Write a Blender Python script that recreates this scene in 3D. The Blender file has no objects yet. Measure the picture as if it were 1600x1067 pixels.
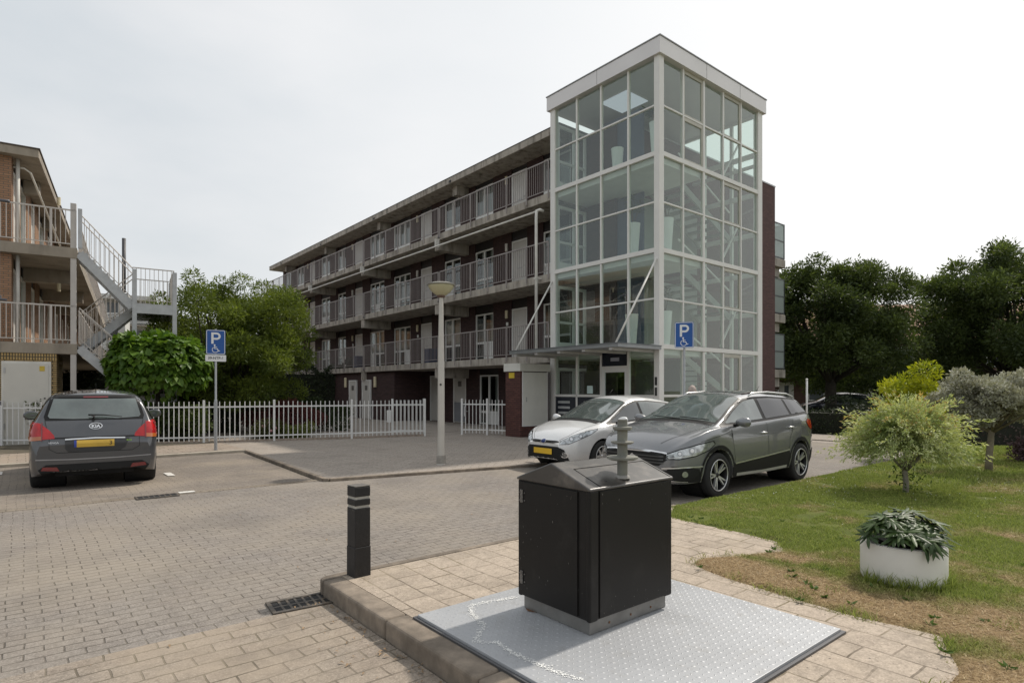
import bpy, bmesh, math, random
import numpy as np
from mathutils import Vector, Matrix, noise as mnoise
from mathutils.bvhtree import BVHTree
random.seed(7); RNG = np.random.default_rng(7)
S = bpy.context.scene
COL = S.collection
PI = math.pi
def rad(a): return math.radians(a)

# ------------------------------------------------------------------ camera
EYE = 1.59
cam = bpy.data.cameras.new('camera'); co = bpy.data.objects.new('camera', cam); COL.objects.link(co)
co.location = (0, 0, EYE); co.rotation_euler = (rad(90), 0, 0)
cam.sensor_width = 36; cam.lens = 36*930/1600; cam.shift_y = (609-533.5)/1600
cam.clip_start = .05; cam.clip_end = 3000
S.camera = co
S.render.resolution_x = 1024; S.render.resolution_y = 682
S.view_settings.view_transform = 'Standard'; S.view_settings.look = 'None'
S.view_settings.exposure = 0.18; S.view_settings.gamma = 1
# ------------------------------------------------------------------ sky and sun
SUN_AZ = (0.76, 0.65)          # horizontal direction towards the sun
SUN_EL = rad(50)
W = bpy.data.worlds.new('World'); S.world = W; W.use_nodes = True
nt = W.node_tree; nd = nt.nodes; lk = nt.links; nd.clear()
out = nd.new('ShaderNodeOutputWorld'); bg = nd.new('ShaderNodeBackground')
sky = nd.new('ShaderNodeTexSky'); sky.sky_type = 'NISHITA'; sky.sun_disc = False
sky.sun_elevation = SUN_EL; sky.sun_rotation = math.atan2(SUN_AZ[0], SUN_AZ[1])
sky.dust_density = 4; sky.air_density = 1.2
sc = nd.new('ShaderNodeVectorMath'); sc.operation = 'SCALE'; sc.inputs['Scale'].default_value = .10
lk.new(sky.outputs[0], sc.inputs[0])
tc = nd.new('ShaderNodeTexCoord'); mp = nd.new('ShaderNodeMapping'); mp.inputs['Scale'].default_value = (1, 1, 2.6)
lk.new(tc.outputs['Generated'], mp.inputs[0])
nz = nd.new('ShaderNodeTexNoise'); nz.inputs['Scale'].default_value = 1.5; nz.inputs['Detail'].default_value = 6
nz.inputs['Roughness'].default_value = .5
lk.new(mp.outputs[0], nz.inputs[0])
cr = nd.new('ShaderNodeValToRGB'); cr.color_ramp.elements[0].position = .38; cr.color_ramp.elements[1].position = .66
cr.color_ramp.elements[0].color = (.60, .645, .675, 1); cr.color_ramp.elements[1].color = (.79, .795, .80, 1)
lk.new(nz.outputs[0], cr.inputs[0])
# the veil of cloud is brighter towards the sun
dt = nd.new('ShaderNodeVectorMath'); dt.operation = 'DOT_PRODUCT'
dt.inputs[1].default_value = (SUN_AZ[0]*.94, SUN_AZ[1]*.94, .34)
lk.new(tc.outputs['Generated'], dt.inputs[0])
mr = nd.new('ShaderNodeMapRange'); mr.inputs['From Min'].default_value = .25; mr.inputs['From Max'].default_value = .95
lk.new(dt.outputs['Value'], mr.inputs['Value'])
m1 = nd.new('ShaderNodeMix'); m1.data_type = 'RGBA'
lk.new(mr.outputs[0], m1.inputs['Factor']); lk.new(cr.outputs[0], m1.inputs['A']); m1.inputs['B'].default_value = (.93, .93, .92, 1)
m2 = nd.new('ShaderNodeMix'); m2.data_type = 'RGBA'; m2.inputs['Factor'].default_value = .88
lk.new(sc.outputs[0], m2.inputs['A']); lk.new(m1.outputs['Result'], m2.inputs['B'])
lk.new(m2.outputs['Result'], bg.inputs[0]); bg.inputs[1].default_value = 1.0
lk.new(bg.outputs[0], out.inputs[0])
sl = bpy.data.lights.new('sun', 'SUN'); sl.energy = 3.0; sl.angle = rad(1.6); sl.color = (1, .93, .83)
so = bpy.data.objects.new('sun', sl); COL.objects.link(so)
dv = Vector((SUN_AZ[0]*math.cos(SUN_EL), SUN_AZ[1]*math.cos(SUN_EL), math.sin(SUN_EL)))
so.rotation_euler = dv.to_track_quat('Z', 'Y').to_euler(); so.location = (20, 20, 40)

# ------------------------------------------------------------------ frames
# main street frame: local x = v (away to the right), local y = u (away to the left); origin = near corner of the glass tower
CO = (230/930*17, 17.0)
TH = math.atan2(930/1463.5, 1130/1463.5)
def W2(u, v, z=0):
    return Vector((CO[0]-math.sin(TH)*u+math.cos(TH)*v, CO[1]+math.cos(TH)*u+math.sin(TH)*v, z))

# ------------------------------------------------------------------ materials
MATS = {}
def newmat(name):
    m = bpy.data.materials.new(name); m.use_nodes = True
    n = m.node_tree.nodes; n.clear()
    o = n.new('ShaderNodeOutputMaterial'); MATS[name] = m
    return m, n, m.node_tree.links, o
def principled(n, col=(.5,.5,.5), rough=.6, metal=0, spec=.5, coat=0):
    p = n.new('ShaderNodeBsdfPrincipled')
    p.inputs['Base Color'].default_value = (*col, 1); p.inputs['Roughness'].default_value = rough
    p.inputs['Metallic'].default_value = metal; p.inputs['Specular IOR Level'].default_value = spec
    p.inputs['Coat Weight'].default_value = coat; p.inputs['Coat Roughness'].default_value = .04
    return p
def mix(n, l, f, a, b, kind='MIX'):
    x = n.new('ShaderNodeMix'); x.data_type = 'RGBA'; x.blend_type = kind
    for k, s in (('Factor', f), ('A', a), ('B', b)):
        if isinstance(s, (int, float)): x.inputs[k].default_value = s
        elif isinstance(s, tuple): x.inputs[k].default_value = (*s, 1)
        else: l.new(s, x.inputs[k])
    return x.outputs['Result']
def noise(n, l, scale, detail=4, rough=.55, stretch=None, coord='Object'):
    t = n.new('ShaderNodeTexCoord'); s = t.outputs[coord]
    if stretch:
        mm = n.new('ShaderNodeMapping'); mm.inputs['Scale'].default_value = stretch; l.new(s, mm.inputs[0]); s = mm.outputs[0]
    z = n.new('ShaderNodeTexNoise'); z.inputs['Scale'].default_value = scale; z.inputs['Detail'].default_value = detail
    z.inputs['Roughness'].default_value = rough
    l.new(s, z.inputs['Vector']); return z.outputs[0]
def ramp(n, l, src, a, b, ca=0., cb=1.):
    r = n.new('ShaderNodeMapRange'); r.inputs['From Min'].default_value = a; r.inputs['From Max'].default_value = b
    r.inputs['To Min'].default_value = ca; r.inputs['To Max'].default_value = cb; l.new(src, r.inputs['Value']); return r.outputs[0]
def bump(n, l, h, strength=.3, dist=.01, prev=None):
    b = n.new('ShaderNodeBump'); b.inputs['Strength'].default_value = strength; b.inputs['Distance'].default_value = dist
    l.new(h, b.inputs['Height'])
    if prev is not None: l.new(prev, b.inputs['Normal'])
    return b.outputs[0]
def M(name, col=(.5,.5,.5), rough=.6, metal=0, spec=.5, coat=0, vary=.12, vscale=2.5, dirt=None, dirt_col=(.12,.1,.08), bmp=0, bscale=60, stretch=None):
    """plain procedural surface: base colour with slow and fine variation, optional dirt, optional bump"""
    if name in MATS: return MATS[name]
    m, n, l, o = newmat(name); p = principled(n, col, rough, metal, spec, coat)
    c = tuple(col)
    src = mix(n, l, ramp(n, l, noise(n, l, vscale, 5, stretch=stretch), .3, .7), tuple(x*(1-vary) for x in c), tuple(min(1, x*(1+vary)) for x in c))
    if dirt:
        src = mix(n, l, ramp(n, l, noise(n, l, dirt[0], 8, .65, stretch=stretch), dirt[1], dirt[1]+.2, 0, dirt[2]), src, dirt_col)
    l.new(src, p.inputs['Base Color'])
    if bmp:
        l.new(bump(n, l, noise(n, l, bscale, 4), bmp, .005), p.inputs['Normal'])
    l.new(p.outputs[0], o.inputs[0]); return m
def brickmat(name, w, h, cols, mortar, msize=.006, rough=.85, wall=False, off=.5, freq=2, rotz=0, fine=.25, patch=None, bstr=.6, speck=0, moss=None, msmooth=.1, grit=.45):
    m, n, l, o = newmat(name); p = principled(n, rough=rough, spec=.25)
    t = n.new('ShaderNodeTexCoord'); v = t.outputs['Object']
    if wall:
        s = n.new('ShaderNodeSeparateXYZ'); l.new(v, s.inputs[0])
        a = n.new('ShaderNodeMath'); a.operation = 'ADD'; l.new(s.outputs[0], a.inputs[0]); l.new(s.outputs[1], a.inputs[1])
        c = n.new('ShaderNodeCombineXYZ'); l.new(a.outputs[0], c.inputs[0]); l.new(s.outputs[2], c.inputs[1]); v = c.outputs[0]
    elif rotz:
        mm = n.new('ShaderNodeMapping'); mm.inputs['Rotation'].default_value = (0, 0, rotz); l.new(v, mm.inputs[0]); v = mm.outputs[0]
    if not wall:      # slightly wandering joints
        q = n.new('ShaderNodeTexNoise'); q.inputs['Scale'].default_value = 1.3; q.inputs['Detail'].default_value = 3; l.new(v, q.inputs['Vector'])
        w1 = n.new('ShaderNodeVectorMath'); w1.operation = 'MULTIPLY_ADD'; l.new(q.outputs['Color'], w1.inputs[0])
        w1.inputs[1].default_value = (.085, .085, 0); l.new(v, w1.inputs[2]); v = w1.outputs[0]
    b = n.new('ShaderNodeTexBrick'); l.new(v, b.inputs['Vector'])
    b.inputs['Scale'].default_value = 1; b.inputs['Brick Width'].default_value = w; b.inputs['Row Height'].default_value = h
    b.inputs['Mortar Size'].default_value = msize; b.inputs['Mortar Smooth'].default_value = msmooth; b.offset = off; b.offset_frequency = freq
    b.inputs['Color1'].default_value = (0, 0, 0, 1); b.inputs['Color2'].default_value = (1, 1, 1, 1); b.inputs['Mortar'].default_value = (.5, .5, .5, 1)
    c = mix(n, l, b.outputs['Color'], cols[0], cols[1])
    if len(cols) > 2: c = mix(n, l, ramp(n, l, noise(n, l, 3.1, 2), .52, .6, 0, .6), c, cols[2])
    c = mix(n, l, ramp(n, l, noise(n, l, 90, 3, .7), .3, .7, 0, fine), c, tuple(x*.45 for x in cols[0]))
    if not wall:
        c = mix(n, l, ramp(n, l, noise(n, l, 11, 5, .7), .35, .68, 0, .45), c, tuple(min(1, x*1.35) for x in cols[1]))
        c = mix(n, l, ramp(n, l, noise(n, l, 68, 2, .8), .52, .66, 0, grit), c, tuple(min(1, x*1.7) for x in cols[1]))
        c = mix(n, l, ramp(n, l, noise(n, l, 47, 2, .8), .54, .66, 0, grit), c, tuple(x*.4 for x in cols[0]))
        c = mix(n, l, ramp(n, l, noise(n, l, 31, 4, .75), .50, .72, 0, .5), c, tuple(x*.5 for x in cols[0]))
    if patch:   # broad worn / stained areas
        c = mix(n, l, ramp(n, l, noise(n, l, patch[0], 6, .6), patch[1], patch[1]+.22, 0, patch[2]), c, patch[3])
        c = mix(n, l, ramp(n, l, noise(n, l, patch[0]*2.7, 6, .6), .5, .75, 0, patch[2]*.7), c, tuple(x*.55 for x in cols[0]))
    if speck:
        vo = n.new('ShaderNodeTexVoronoi'); vo.inputs['Scale'].default_value = 14; l.new(t.outputs['Object'], vo.inputs['Vector'])
        c = mix(n, l, ramp(n, l, vo.outputs['Distance'], .07, .1, speck, 0), c, (.06, .055, .05))
    mc = mortar
    if moss: mc = mix(n, l, ramp(n, l, noise(n, l, 1.1, 5), .45, .6), mortar, moss)
    fac = b.outputs['Fac']
    if not wall:     # joints here and there filled level with sand
        mm2 = n.new('ShaderNodeMath'); mm2.operation = 'MULTIPLY'; l.new(fac, mm2.inputs[0])
        l.new(ramp(n, l, noise(n, l, 2.3, 5, .7), .38, .58, 1, .42), mm2.inputs[1]); fac = mm2.outputs[0]
    c = mix(n, l, fac, c, mc)
    l.new(c, p.inputs['Base Color'])
    iv = n.new('ShaderNodeMath'); iv.operation = 'SUBTRACT'; iv.inputs[0].default_value = 1; l.new(b.outputs['Fac'], iv.inputs[1])
    bb = bump(n, l, iv.outputs[0], bstr, .006)
    bb = bump(n, l, noise(n, l, 120, 3, .7), .35, .003, bb)
    l.new(bb, p.inputs['Normal']); l.new(p.outputs[0], o.inputs[0]); return m
def glassmat(name, tint=(.75,.82,.8), refl=1.0, rough=.01, body=0.0, ior=1.5):
    m, n, l, o = newmat(name)
    tr = n.new('ShaderNodeBsdfTransparent'); tr.inputs[0].default_value = (*tint, 1)
    gl = n.new('ShaderNodeBsdfGlossy'); gl.inputs['Roughness'].default_value = rough; gl.inputs[0].default_value = (.9, .95, .93, 1)
    # Schlick reflectance, the same from both sides of a thin pane
    g = n.new('ShaderNodeNewGeometry'); dt = n.new('ShaderNodeVectorMath'); dt.operation = 'DOT_PRODUCT'
    l.new(g.outputs['Incoming'], dt.inputs[0]); l.new(g.outputs['Normal'], dt.inputs[1])
    def mth(op, a, b=None):
        x = n.new('ShaderNodeMath'); x.operation = op
        for i, q in enumerate((a, b)):
            if q is None: continue
            if isinstance(q, (int, float)): x.inputs[i].default_value = q
            else: l.new(q, x.inputs[i])
        return x.outputs[0]
    f5 = mth('POWER', mth('SUBTRACT', 1.0, mth('ABSOLUTE', dt.outputs['Value'])), 5.0)
    mu = n.new('ShaderNodeMath'); mu.operation = 'MULTIPLY'; l.new(mth('ADD', mth('MULTIPLY', f5, .92), .08), mu.inputs[0]); mu.inputs[1].default_value = refl; mu.use_clamp = True
    ms = n.new('ShaderNodeMixShader'); l.new(mu.outputs[0], ms.inputs[0]); l.new(tr.outputs[0], ms.inputs[1]); l.new(gl.outputs[0], ms.inputs[2])
    last = ms.outputs[0]
    if body:
        df = n.new('ShaderNodeBsdfDiffuse'); df.inputs[0].default_value = (.5, .55, .53, 1)
        m3 = n.new('ShaderNodeMixShader'); m3.inputs[0].default_value = body; l.new(last, m3.inputs[1]); l.new(df.outputs[0], m3.inputs[2]); last = m3.outputs[0]
    l.new(last, o.inputs[0]); return m
def leafmat(name, c1, c2, c3=None, trans=.35, rough=.55, nscale=1.2, spec=.35):
    """leaf: colour varies leaf by leaf and clump by clump; light passes through"""
    m, n, l, o = newmat(name); p = principled(n, c1, rough, spec=spec)
    g = n.new('ShaderNodeNewGeometry')
    c = mix(n, l, g.outputs['Random Per Island'], c1, c2)
    if c3: c = mix(n, l, ramp(n, l, noise(n, l, nscale, 3), .48, .62, 0, .8), c, c3)
    l.new(c, p.inputs['Base Color'])
    t = n.new('ShaderNodeBsdfTranslucent')
    c2_ = mix(n, l, 1.0, c, (1.0, 1.0, .55), 'MULTIPLY'); l.new(c2_, t.inputs[0])
    ms = n.new('ShaderNodeMixShader'); ms.inputs[0].default_value = trans
    l.new(p.outputs[0], ms.inputs[1]); l.new(t.outputs[0], ms.inputs[2]); l.new(ms.outputs[0], o.inputs[0]); return m

# ------------------------------------------------------------------ mesh helpers
def meta(o, label=None, cat=None, group=None, kind=None):
    for k, v in (('label', label), ('category', cat), ('group', group), ('kind', kind)):
        if v: o[k] = v
    return o
def thing(name, label, cat, loc=(0,0,0), rz=0, group=None):
    o = bpy.data.objects.new(name, None); COL.objects.link(o); o.empty_display_size = .2
    o.location = loc; o.rotation_euler = (0, 0, rz); return meta(o, label, cat, group)
class MB:
    def __init__(s): s.v = []; s.f = []; s.T = None
    def add(s, vs, fs):
        k = len(s.v)
        if s.T is not None: vs = [tuple(s.T @ Vector(p)) for p in vs]
        s.v += [tuple(p) for p in vs]; s.f += [tuple(i+k for i in f) for f in fs]; return s
    def box(s, x0, x1, y0, y1, z0, z1):
        if x0 > x1: x0, x1 = x1, x0
        if y0 > y1: y0, y1 = y1, y0
        if z0 > z1: z0, z1 = z1, z0
        return s.add([(x0,y0,z0),(x1,y0,z0),(x1,y1,z0),(x0,y1,z0),(x0,y0,z1),(x1,y0,z1),(x1,y1,z1),(x0,y1,z1)],
              [(0,3,2,1),(4,5,6,7),(0,1,5,4),(1,2,6,5),(2,3,7,6),(3,0,4,7)])
    def sheet(s, pts, z=0):
        return s.add([(p[0], p[1], p[2] if len(p) > 2 else z) for p in pts], [tuple(range(len(pts)))])
    def prism(s, poly, z0, z1):
        n = len(poly); vs = [(p[0],p[1],z0) for p in poly]+[(p[0],p[1],z1) for p in poly]
        a = sum(poly[i][0]*poly[(i+1)%n][1]-poly[(i+1)%n][0]*poly[i][1] for i in range(n))
        fs = [tuple(range(n-1,-1,-1)), tuple(range(n,2*n))]+[(i,(i+1)%n,n+(i+1)%n,n+i) for i in range(n)]
        if a < 0: fs = [tuple(reversed(f)) for f in fs]
        return s.add(vs, fs)
    def tube(s, pts, r, n=8, cap=True):
        pts = [Vector(p) for p in pts]; m = len(pts)
        rs = r if isinstance(r, (list, tuple)) else [r]*m
        vs = []; up = None
        for i, p in enumerate(pts):
            d = (pts[min(i+1,m-1)]-pts[max(i-1,0)]).normalized()
            if up is None: up = Vector((0,0,1)) if abs(d.z) < .9 else Vector((1,0,0))
            a = d.cross(up).normalized(); b = a.cross(d).normalized(); up = b
            vs += [p+a*math.cos(2*PI*k/n)*rs[i]+b*math.sin(2*PI*k/n)*rs[i] for k in range(n)]
        fs = [(i*n+k, i*n+(k+1)%n, (i+1)*n+(k+1)%n, (i+1)*n+k) for i in range(m-1) for k in range(n)]
        if cap: fs += [tuple(range(n-1,-1,-1)), tuple((m-1)*n+k for k in range(n))]
        return s.add(vs, fs)
    def bar(s, a, b, w, h):
        """rectangular bar from a to b"""
        a = Vector(a); b = Vector(b); d = (b-a).normalized()
        up = Vector((0,0,1)) if abs(d.z) < .95 else Vector((0,1,0))
        x = d.cross(up).normalized()*w/2; y = x.cross(d).normalized()*h/2
        vs = [a-x-y, a+x-y, a+x+y, a-x+y, b-x-y, b+x-y, b+x+y, b-x+y]
        return s.add(vs, [(0,3,2,1),(4,5,6,7),(0,1,5,4),(1,2,6,5),(2,3,7,6),(3,0,4,7)])
    def lathe(s, prof, c=(0,0,0), n=24, axis='z', cap=True):
        vs = []; m = len(prof)
        for r, z in prof:
            for k in range(n):
                a = 2*PI*k/n; x, y = r*math.cos(a), r*math.sin(a)
                p = (x, y, z) if axis == 'z' else ((y, z, x) if axis == 'y' else (z, x, y))
                vs.append((p[0]+c[0], p[1]+c[1], p[2]+c[2]))
        fs = [(i*n+k, i*n+(k+1)%n, (i+1)*n+(k+1)%n, (i+1)*n+k) for i in range(m-1) for k in range(n)]
        if cap: fs += [tuple(range(n-1,-1,-1)), tuple((m-1)*n+k for k in range(n))]
        return s.add(vs, fs)
    def build(s, name, mat, parent=None, smooth=False, bevel=0, loc=None, label=None, seg=2, angle=40):
        me = bpy.data.meshes.new(name); me.from_pydata(s.v, [], s.f); me.validate(); me.update()
        if smooth:
            me.polygons.foreach_set('use_smooth', [True]*len(me.polygons))
            if smooth == 'auto': me.set_sharp_from_angle(angle=rad(angle))
        o = bpy.data.objects.new(name, me); COL.objects.link(o)
        if mat: me.materials.append(mat)
        if parent: o.parent = parent
        if loc is not None: o.location = loc
        if bevel:
            b = o.modifiers.new('bevel', 'BEVEL'); b.width = bevel; b.segments = seg; b.limit_method = 'ANGLE'; b.angle_limit = rad(35)
        if label: o['label'] = label
        return o
def B(*a): return MB().box(*a)
def pane(x0, x1, y0, y1, z0, z1):
    """thin upright sheet of glass: one face across the thinner direction"""
    if abs(x1-x0) < abs(y1-y0): x = (x0+x1)/2; return MB().add([(x,y0,z0),(x,y1,z0),(x,y1,z1),(x,y0,z1)], [(0,3,2,1)])
    y = (y0+y1)/2; return MB().add([(x0,y,z0),(x1,y,z0),(x1,y,z1),(x0,y,z1)], [(0,1,2,3)])
def npmesh(name, V, F, mat, parent=None, smooth=False, nv=4):
    """big mesh from numpy arrays: V (n,3); F (m,nv)"""
    me = bpy.data.meshes.new(name); V = np.asarray(V, np.float32); F = np.asarray(F, np.int32)
    me.vertices.add(len(V)); me.vertices.foreach_set('co', V.ravel())
    me.loops.add(F.size); me.loops.foreach_set('vertex_index', F.ravel())
    me.polygons.add(len(F)); me.polygons.foreach_set('loop_start', np.arange(0, F.size, nv, dtype=np.int32))
    me.polygons.foreach_set('loop_total', np.full(len(F), nv, np.int32))
    if smooth: me.polygons.foreach_set('use_smooth', np.ones(len(F), bool))
    me.update(calc_edges=True); me.validate()
    o = bpy.data.objects.new(name, me); COL.objects.link(o); me.materials.append(mat)
    if parent: o.parent = parent
    return o
def text(s, size, name, mat, parent, loc, rot, depth=.002, align='CENTER', label=None, sx=1, bold=0):
    c = bpy.data.curves.new('t', 'FONT'); c.body = s; c.size = size; c.extrude = depth; c.align_x = align; c.align_y = 'CENTER'; c.offset = bold
    t = bpy.data.objects.new('t', c); me = bpy.data.meshes.new_from_object(t)
    bpy.data.objects.remove(t); me.name = name; me.materials.clear(); me.materials.append(mat)
    o = bpy.data.objects.new(name, me); COL.objects.link(o); o.parent = parent; o.location = loc; o.rotation_euler = rot; o.scale = (sx, 1, 1)
    if label: o['label'] = label
    return o
def copy_tree(o, parent=None):
    c = o.copy(); COL.objects.link(c)
    if parent: c.parent = parent
    for ch in list(o.children): copy_tree(ch, c)
    return c
# ------------------------------------------------------------------ ground
CL = (CO[0], CO[1], 0)
def ground(name, mb, mat, kind='structure', **k):
    o = mb.build(name, mat, **k); o.location = (CO[0], CO[1], o.location.z); o.rotation_euler = (0, 0, TH); return meta(o, kind=kind)
road_m = brickmat('road_clinker', .20, .10, ((.198,.177,.160), (.266,.240,.216), (.222,.19,.170)), (.085,.073,.06), .0065, patch=(.35,.42,.6,(.30,.258,.205)), bstr=.7, moss=(.15,.13,.10), fine=.75, msmooth=.6, rotz=rad(0))
bay_m = brickmat('bay_clinker', .21, .105, ((.18,.155,.132), (.24,.208,.178)), (.10,.086,.07), .0065, patch=(.5,.45,.6,(.34,.285,.22)), bstr=.6, rotz=rad(0), msmooth=.6, fine=.6)
slab_m = brickmat('parking_strip_stone', .27, .135, ((.215,.183,.152), (.30,.258,.215), (.25,.203,.17)), (.125,.105,.08), .0065, patch=(.8,.42,.65,(.34,.28,.215)), moss=(.17,.145,.10), bstr=.7, rotz=rad(0), fine=.65, msmooth=.3)
plaza_m = brickmat('plaza_tiles', .30, .15, ((.285,.248,.215), (.35,.31,.27), (.31,.268,.23)), (.13,.11,.09), .008, patch=(.45,.5,.5,(.36,.31,.26)), rotz=rad(45), bstr=.6, msmooth=.4, fine=.35)
isl_m = brickmat('island_tiles', .31, .21, ((.33,.277,.222), (.435,.365,.295), (.375,.31,.25)), (.13,.105,.078), .0065, patch=(1.2,.5,.55,(.35,.285,.21)), moss=(.16,.13,.075), bstr=.5, rotz=rad(90), msmooth=.1, fine=.45, speck=.8, grit=.3)
kerb_m = M('kerb_concrete', (.225,.185,.145), .95, vary=.3, vscale=9, dirt=(1.6,.45,.8), dirt_col=(.09,.075,.06), bmp=.5, bscale=150)
band_m = M('kerb_band', (.36,.32,.26), .9, vary=.2, vscale=6, dirt=(2,.55,.6), dirt_col=(.15,.13,.1), bmp=.3, bscale=120)
soil_m = M('garden_soil', (.10,.085,.06), .95, vary=.4, vscale=5, bmp=.5)
far_m = M('far_ground', (.15,.15,.09), .95, vary=.3, vscale=.2)
white_m = M('road_paint', (.62,.60,.56), .7, vary=.2, vscale=12, dirt=(18,.55,.8), dirt_col=(.25,.22,.18))
black_m = M('black_void', (.006,.006,.006), .8, vary=.1)

ground('ground', MB().sheet([(-400,-400),(500,-400),(500,500),(-400,500)], -.04), far_m)
ground('road', MB().sheet([(-40,-6.16),(-40,-.28),(-10.1,-.28),(-7.2,-.95),(-5.9,-1.22),(-2,-1.35),(4.5,-1.35),(4.5,-5.88),(-12.2,-5.9),(-12.2,-6.16)], 0), road_m)
ground('parking_strip', MB().sheet([(-40,-16),(-40,-6.14),(-12.27,-6.14),(-12.27,-16)], .002), slab_m)
ground('parking_bay', MB().sheet([(-40,-.1),(-40,5.55),(-9.72,5.55),(-10.06,-.1)], .0), bay_m)
ground('gutter', MB().box(-40,-10.03,-.28,-.1,-.03,.004), brickmat('gutter_stone', .21, .09, ((.20,.17,.135),(.27,.23,.185)), (.09,.075,.055), .008, fine=.6, patch=(.9,.45,.7,(.15,.12,.09))))
# far side of the street: plaza in front of the flats with a low edging stone
PZ = [(-10.0,-.36),(-7.15,-.88),(-5.85,-1.14),(-2,-1.28),(5.2,-1.28),(5.2,-6),(7.6,-6),(7.6,20),(-10,20),(-9.66,5.6),(-9.62,4.7)]
ground('plaza', MB().prism(PZ, -.03, .035), plaza_m)
kb = MB()
for a, b in zip([(-9.62,5.6),(-9.98,-.36),(-9.92,-.45),(-7.1,-.97),(-5.85,-1.22)], [(-9.98,-.36),(-9.92,-.45),(-7.1,-.97),(-5.85,-1.22),(4.4,-1.36)]):
    kb.bar((*a,.0), (*b,.0), .09, .11)
ground('kerb_plaza', kb, kerb_m, bevel=.012)
ground('pavement', MB().prism([(-40,5.72),(-40,12),(-9.6,12),(-9.6,5.72)], -.03, .06), brickmat('pavement_tiles', .30, .30, ((.235,.195,.16),(.32,.27,.225),(.28,.21,.165)), (.09,.08,.06), .008, patch=(.6,.48,.6,(.36,.29,.22)), bstr=.5, off=.5))
ground('kerb_bay', MB().box(-40,-9.66,5.55,5.72,-.03,.068), band_m, bevel=.01)
ground('garden', MB().sheet([(-40,8.2),(-40,60),(-10,60),(-9.62,8.2)], .065), soil_m)
ground('courtyard', MB().prism([(-10,8.0),(-10,50),(1.6,50),(1.6,8.0)], -.02, .045), plaza_m)
# the far lane curving off to the right past the lawn
ground('path', MB().sheet([(4.5,-1.35),(4.5,-5.9),(5.3,-6.4),(6.0,-7.4),(6.4,-9.5),(7.6,-9.5),(7.5,-7),(7.4,-5),(7.4,6),(5.2,6),(5.2,-1.35)], .003), plaza_m)
# paved island in front
ground('island', MB().prism([(-12.1,-5.98),(-12.1,-9.6),(-14.6,-9.6),(-14.6,-11.5),(-9.4,-9.5),(-7.4,-7.8),(-7.5,-5.96)], -.03, .12), isl_m)
ground('island_edge', MB().bar((-12.0,-5.93,.05), (-7.6,-5.91,.05), .07, .15), kerb_m, bevel=.01)
k = 0
ko = [-5.98, -7.0, -8.0, -9.0, -10.0, -11.0]
for a, b in zip(ko[:-1], ko[1:]):
    mb = MB().prism([(-12.262,a-.003),(-12.095,a-.003),(-12.095,b+.003),(-12.262,b+.003)], -.05, .123)
    ground('kerb', mb, kerb_m, bevel=.022, seg=3)
ground('kerb_end', MB().prism([(-12.262,-5.974),(-12.25,-5.90),(-12.20,-5.87),(-11.95,-5.86),(-11.95,-5.974)], -.05, .122), kerb_m, bevel=.02)

# ---------------- lawn: sheet with a real colour map (green turf, scorched straw patches, bare soil), plus blades
LAWN = [(-7.75,-5.93),(4.6,-5.93),(5.5,-6.6),(6.2,-9.4),(6.6,-14),(8,-40),(-30,-40),(-30,-12),(-14,-9.85),(-11.2,-9.42),(-10.3,-9.5),(-9.86,-9.3),(-9.93,-8.85),(-9.86,-7.9),(-9.72,-7.5),(-9.45,-7.42),(-9.1,-7.6),(-8.7,-7.78),(-8.45,-7.62),(-8.38,-7.2),(-8.37,-6.8),(-8.3,-6.25)]
def inside(x, y, poly):
    x = np.asarray(x); y = np.asarray(y); r = np.zeros(x.shape, bool); n = len(poly)
    for i in range(n):
        (x1, y1), (x2, y2) = poly[i], poly[(i+1) % n]
        if y1 == y2: continue
        r ^= ((y1 > y) != (y2 > y)) & (x < (x2-x1)*(y-y1)/(y2-y1)+x1)
    return r
_vn = np.random.default_rng(3).random((256, 256))
def vnoise(x, y):
    xi = np.floor(x).astype(int); yi = np.floor(y).astype(int); fx = x-xi; fy = y-yi
    fx = fx*fx*(3-2*fx); fy = fy*fy*(3-2*fy); g = lambda a, b: _vn[a % 256, b % 256]
    return (g(xi,yi)*(1-fx)+g(xi+1,yi)*fx)*(1-fy)+(g(xi,yi+1)*(1-fx)+g(xi+1,yi+1)*fx)*fy
def fbm(x, y, o=4):
    s = 0; a = .5
    for k in range(o): s = s+a*vnoise(x*2**k+17.3*k, y*2**k+5.1*k); a *= .5
    return s/(1-.5**o)
def dryness(v, u):
    """0 green .. 1 straw; v,u in the street frame"""
    d = np.zeros_like(v)
    for cv, cu, rv, ru, w in ((-9.35,-9.65,.5,.5,1.0),(-10.3,-9.8,.6,.4,.95),(-8.75,-9.7,.3,.35,.6),(-9.52,-8.1,.34,.75,1.2),(-9.62,-9.0,.30,.8,1.1),(-10.2,-9.9,.42,.5,1.0),(-11.4,-9.9,.9,.5,.8),(-10.7,-10.9,.5,.5,.7),(-9.9,-10.9,.35,.4,.55),(-8.2,-10.5,.35,.7,.5),(-6.4,-9.3,.25,.5,.5),(-2,-9,.5,.9,.35),(-8.9,-7.85,.25,.35,.7)):
        d = np.maximum(d, w*np.exp(-(((v-cv)/rv)**2+((u-cu)/ru)**2)**1.3))
    n = fbm(v*1.7+9, u*1.7+3)
    return np.clip(d*1.35+(n-.5)*1.9+(fbm(v*9+3, u*9+1)-.5)*1.0-.03, 0, 1)
gx = np.concatenate([np.arange(-14.5, -11.5, .08), np.arange(-11.5, -7.5, .025), np.arange(-7.5, -4, .06), np.arange(-4, 8.3, .2)]); gy = np.concatenate([np.arange(-40, -13, .6), np.arange(-13, -10.2, .08), np.arange(-10.2, -5.8, .025)])
X, Y = np.meshgrid(gx, gy, indexing='ij')
nx_, ny_ = X.shape
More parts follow.
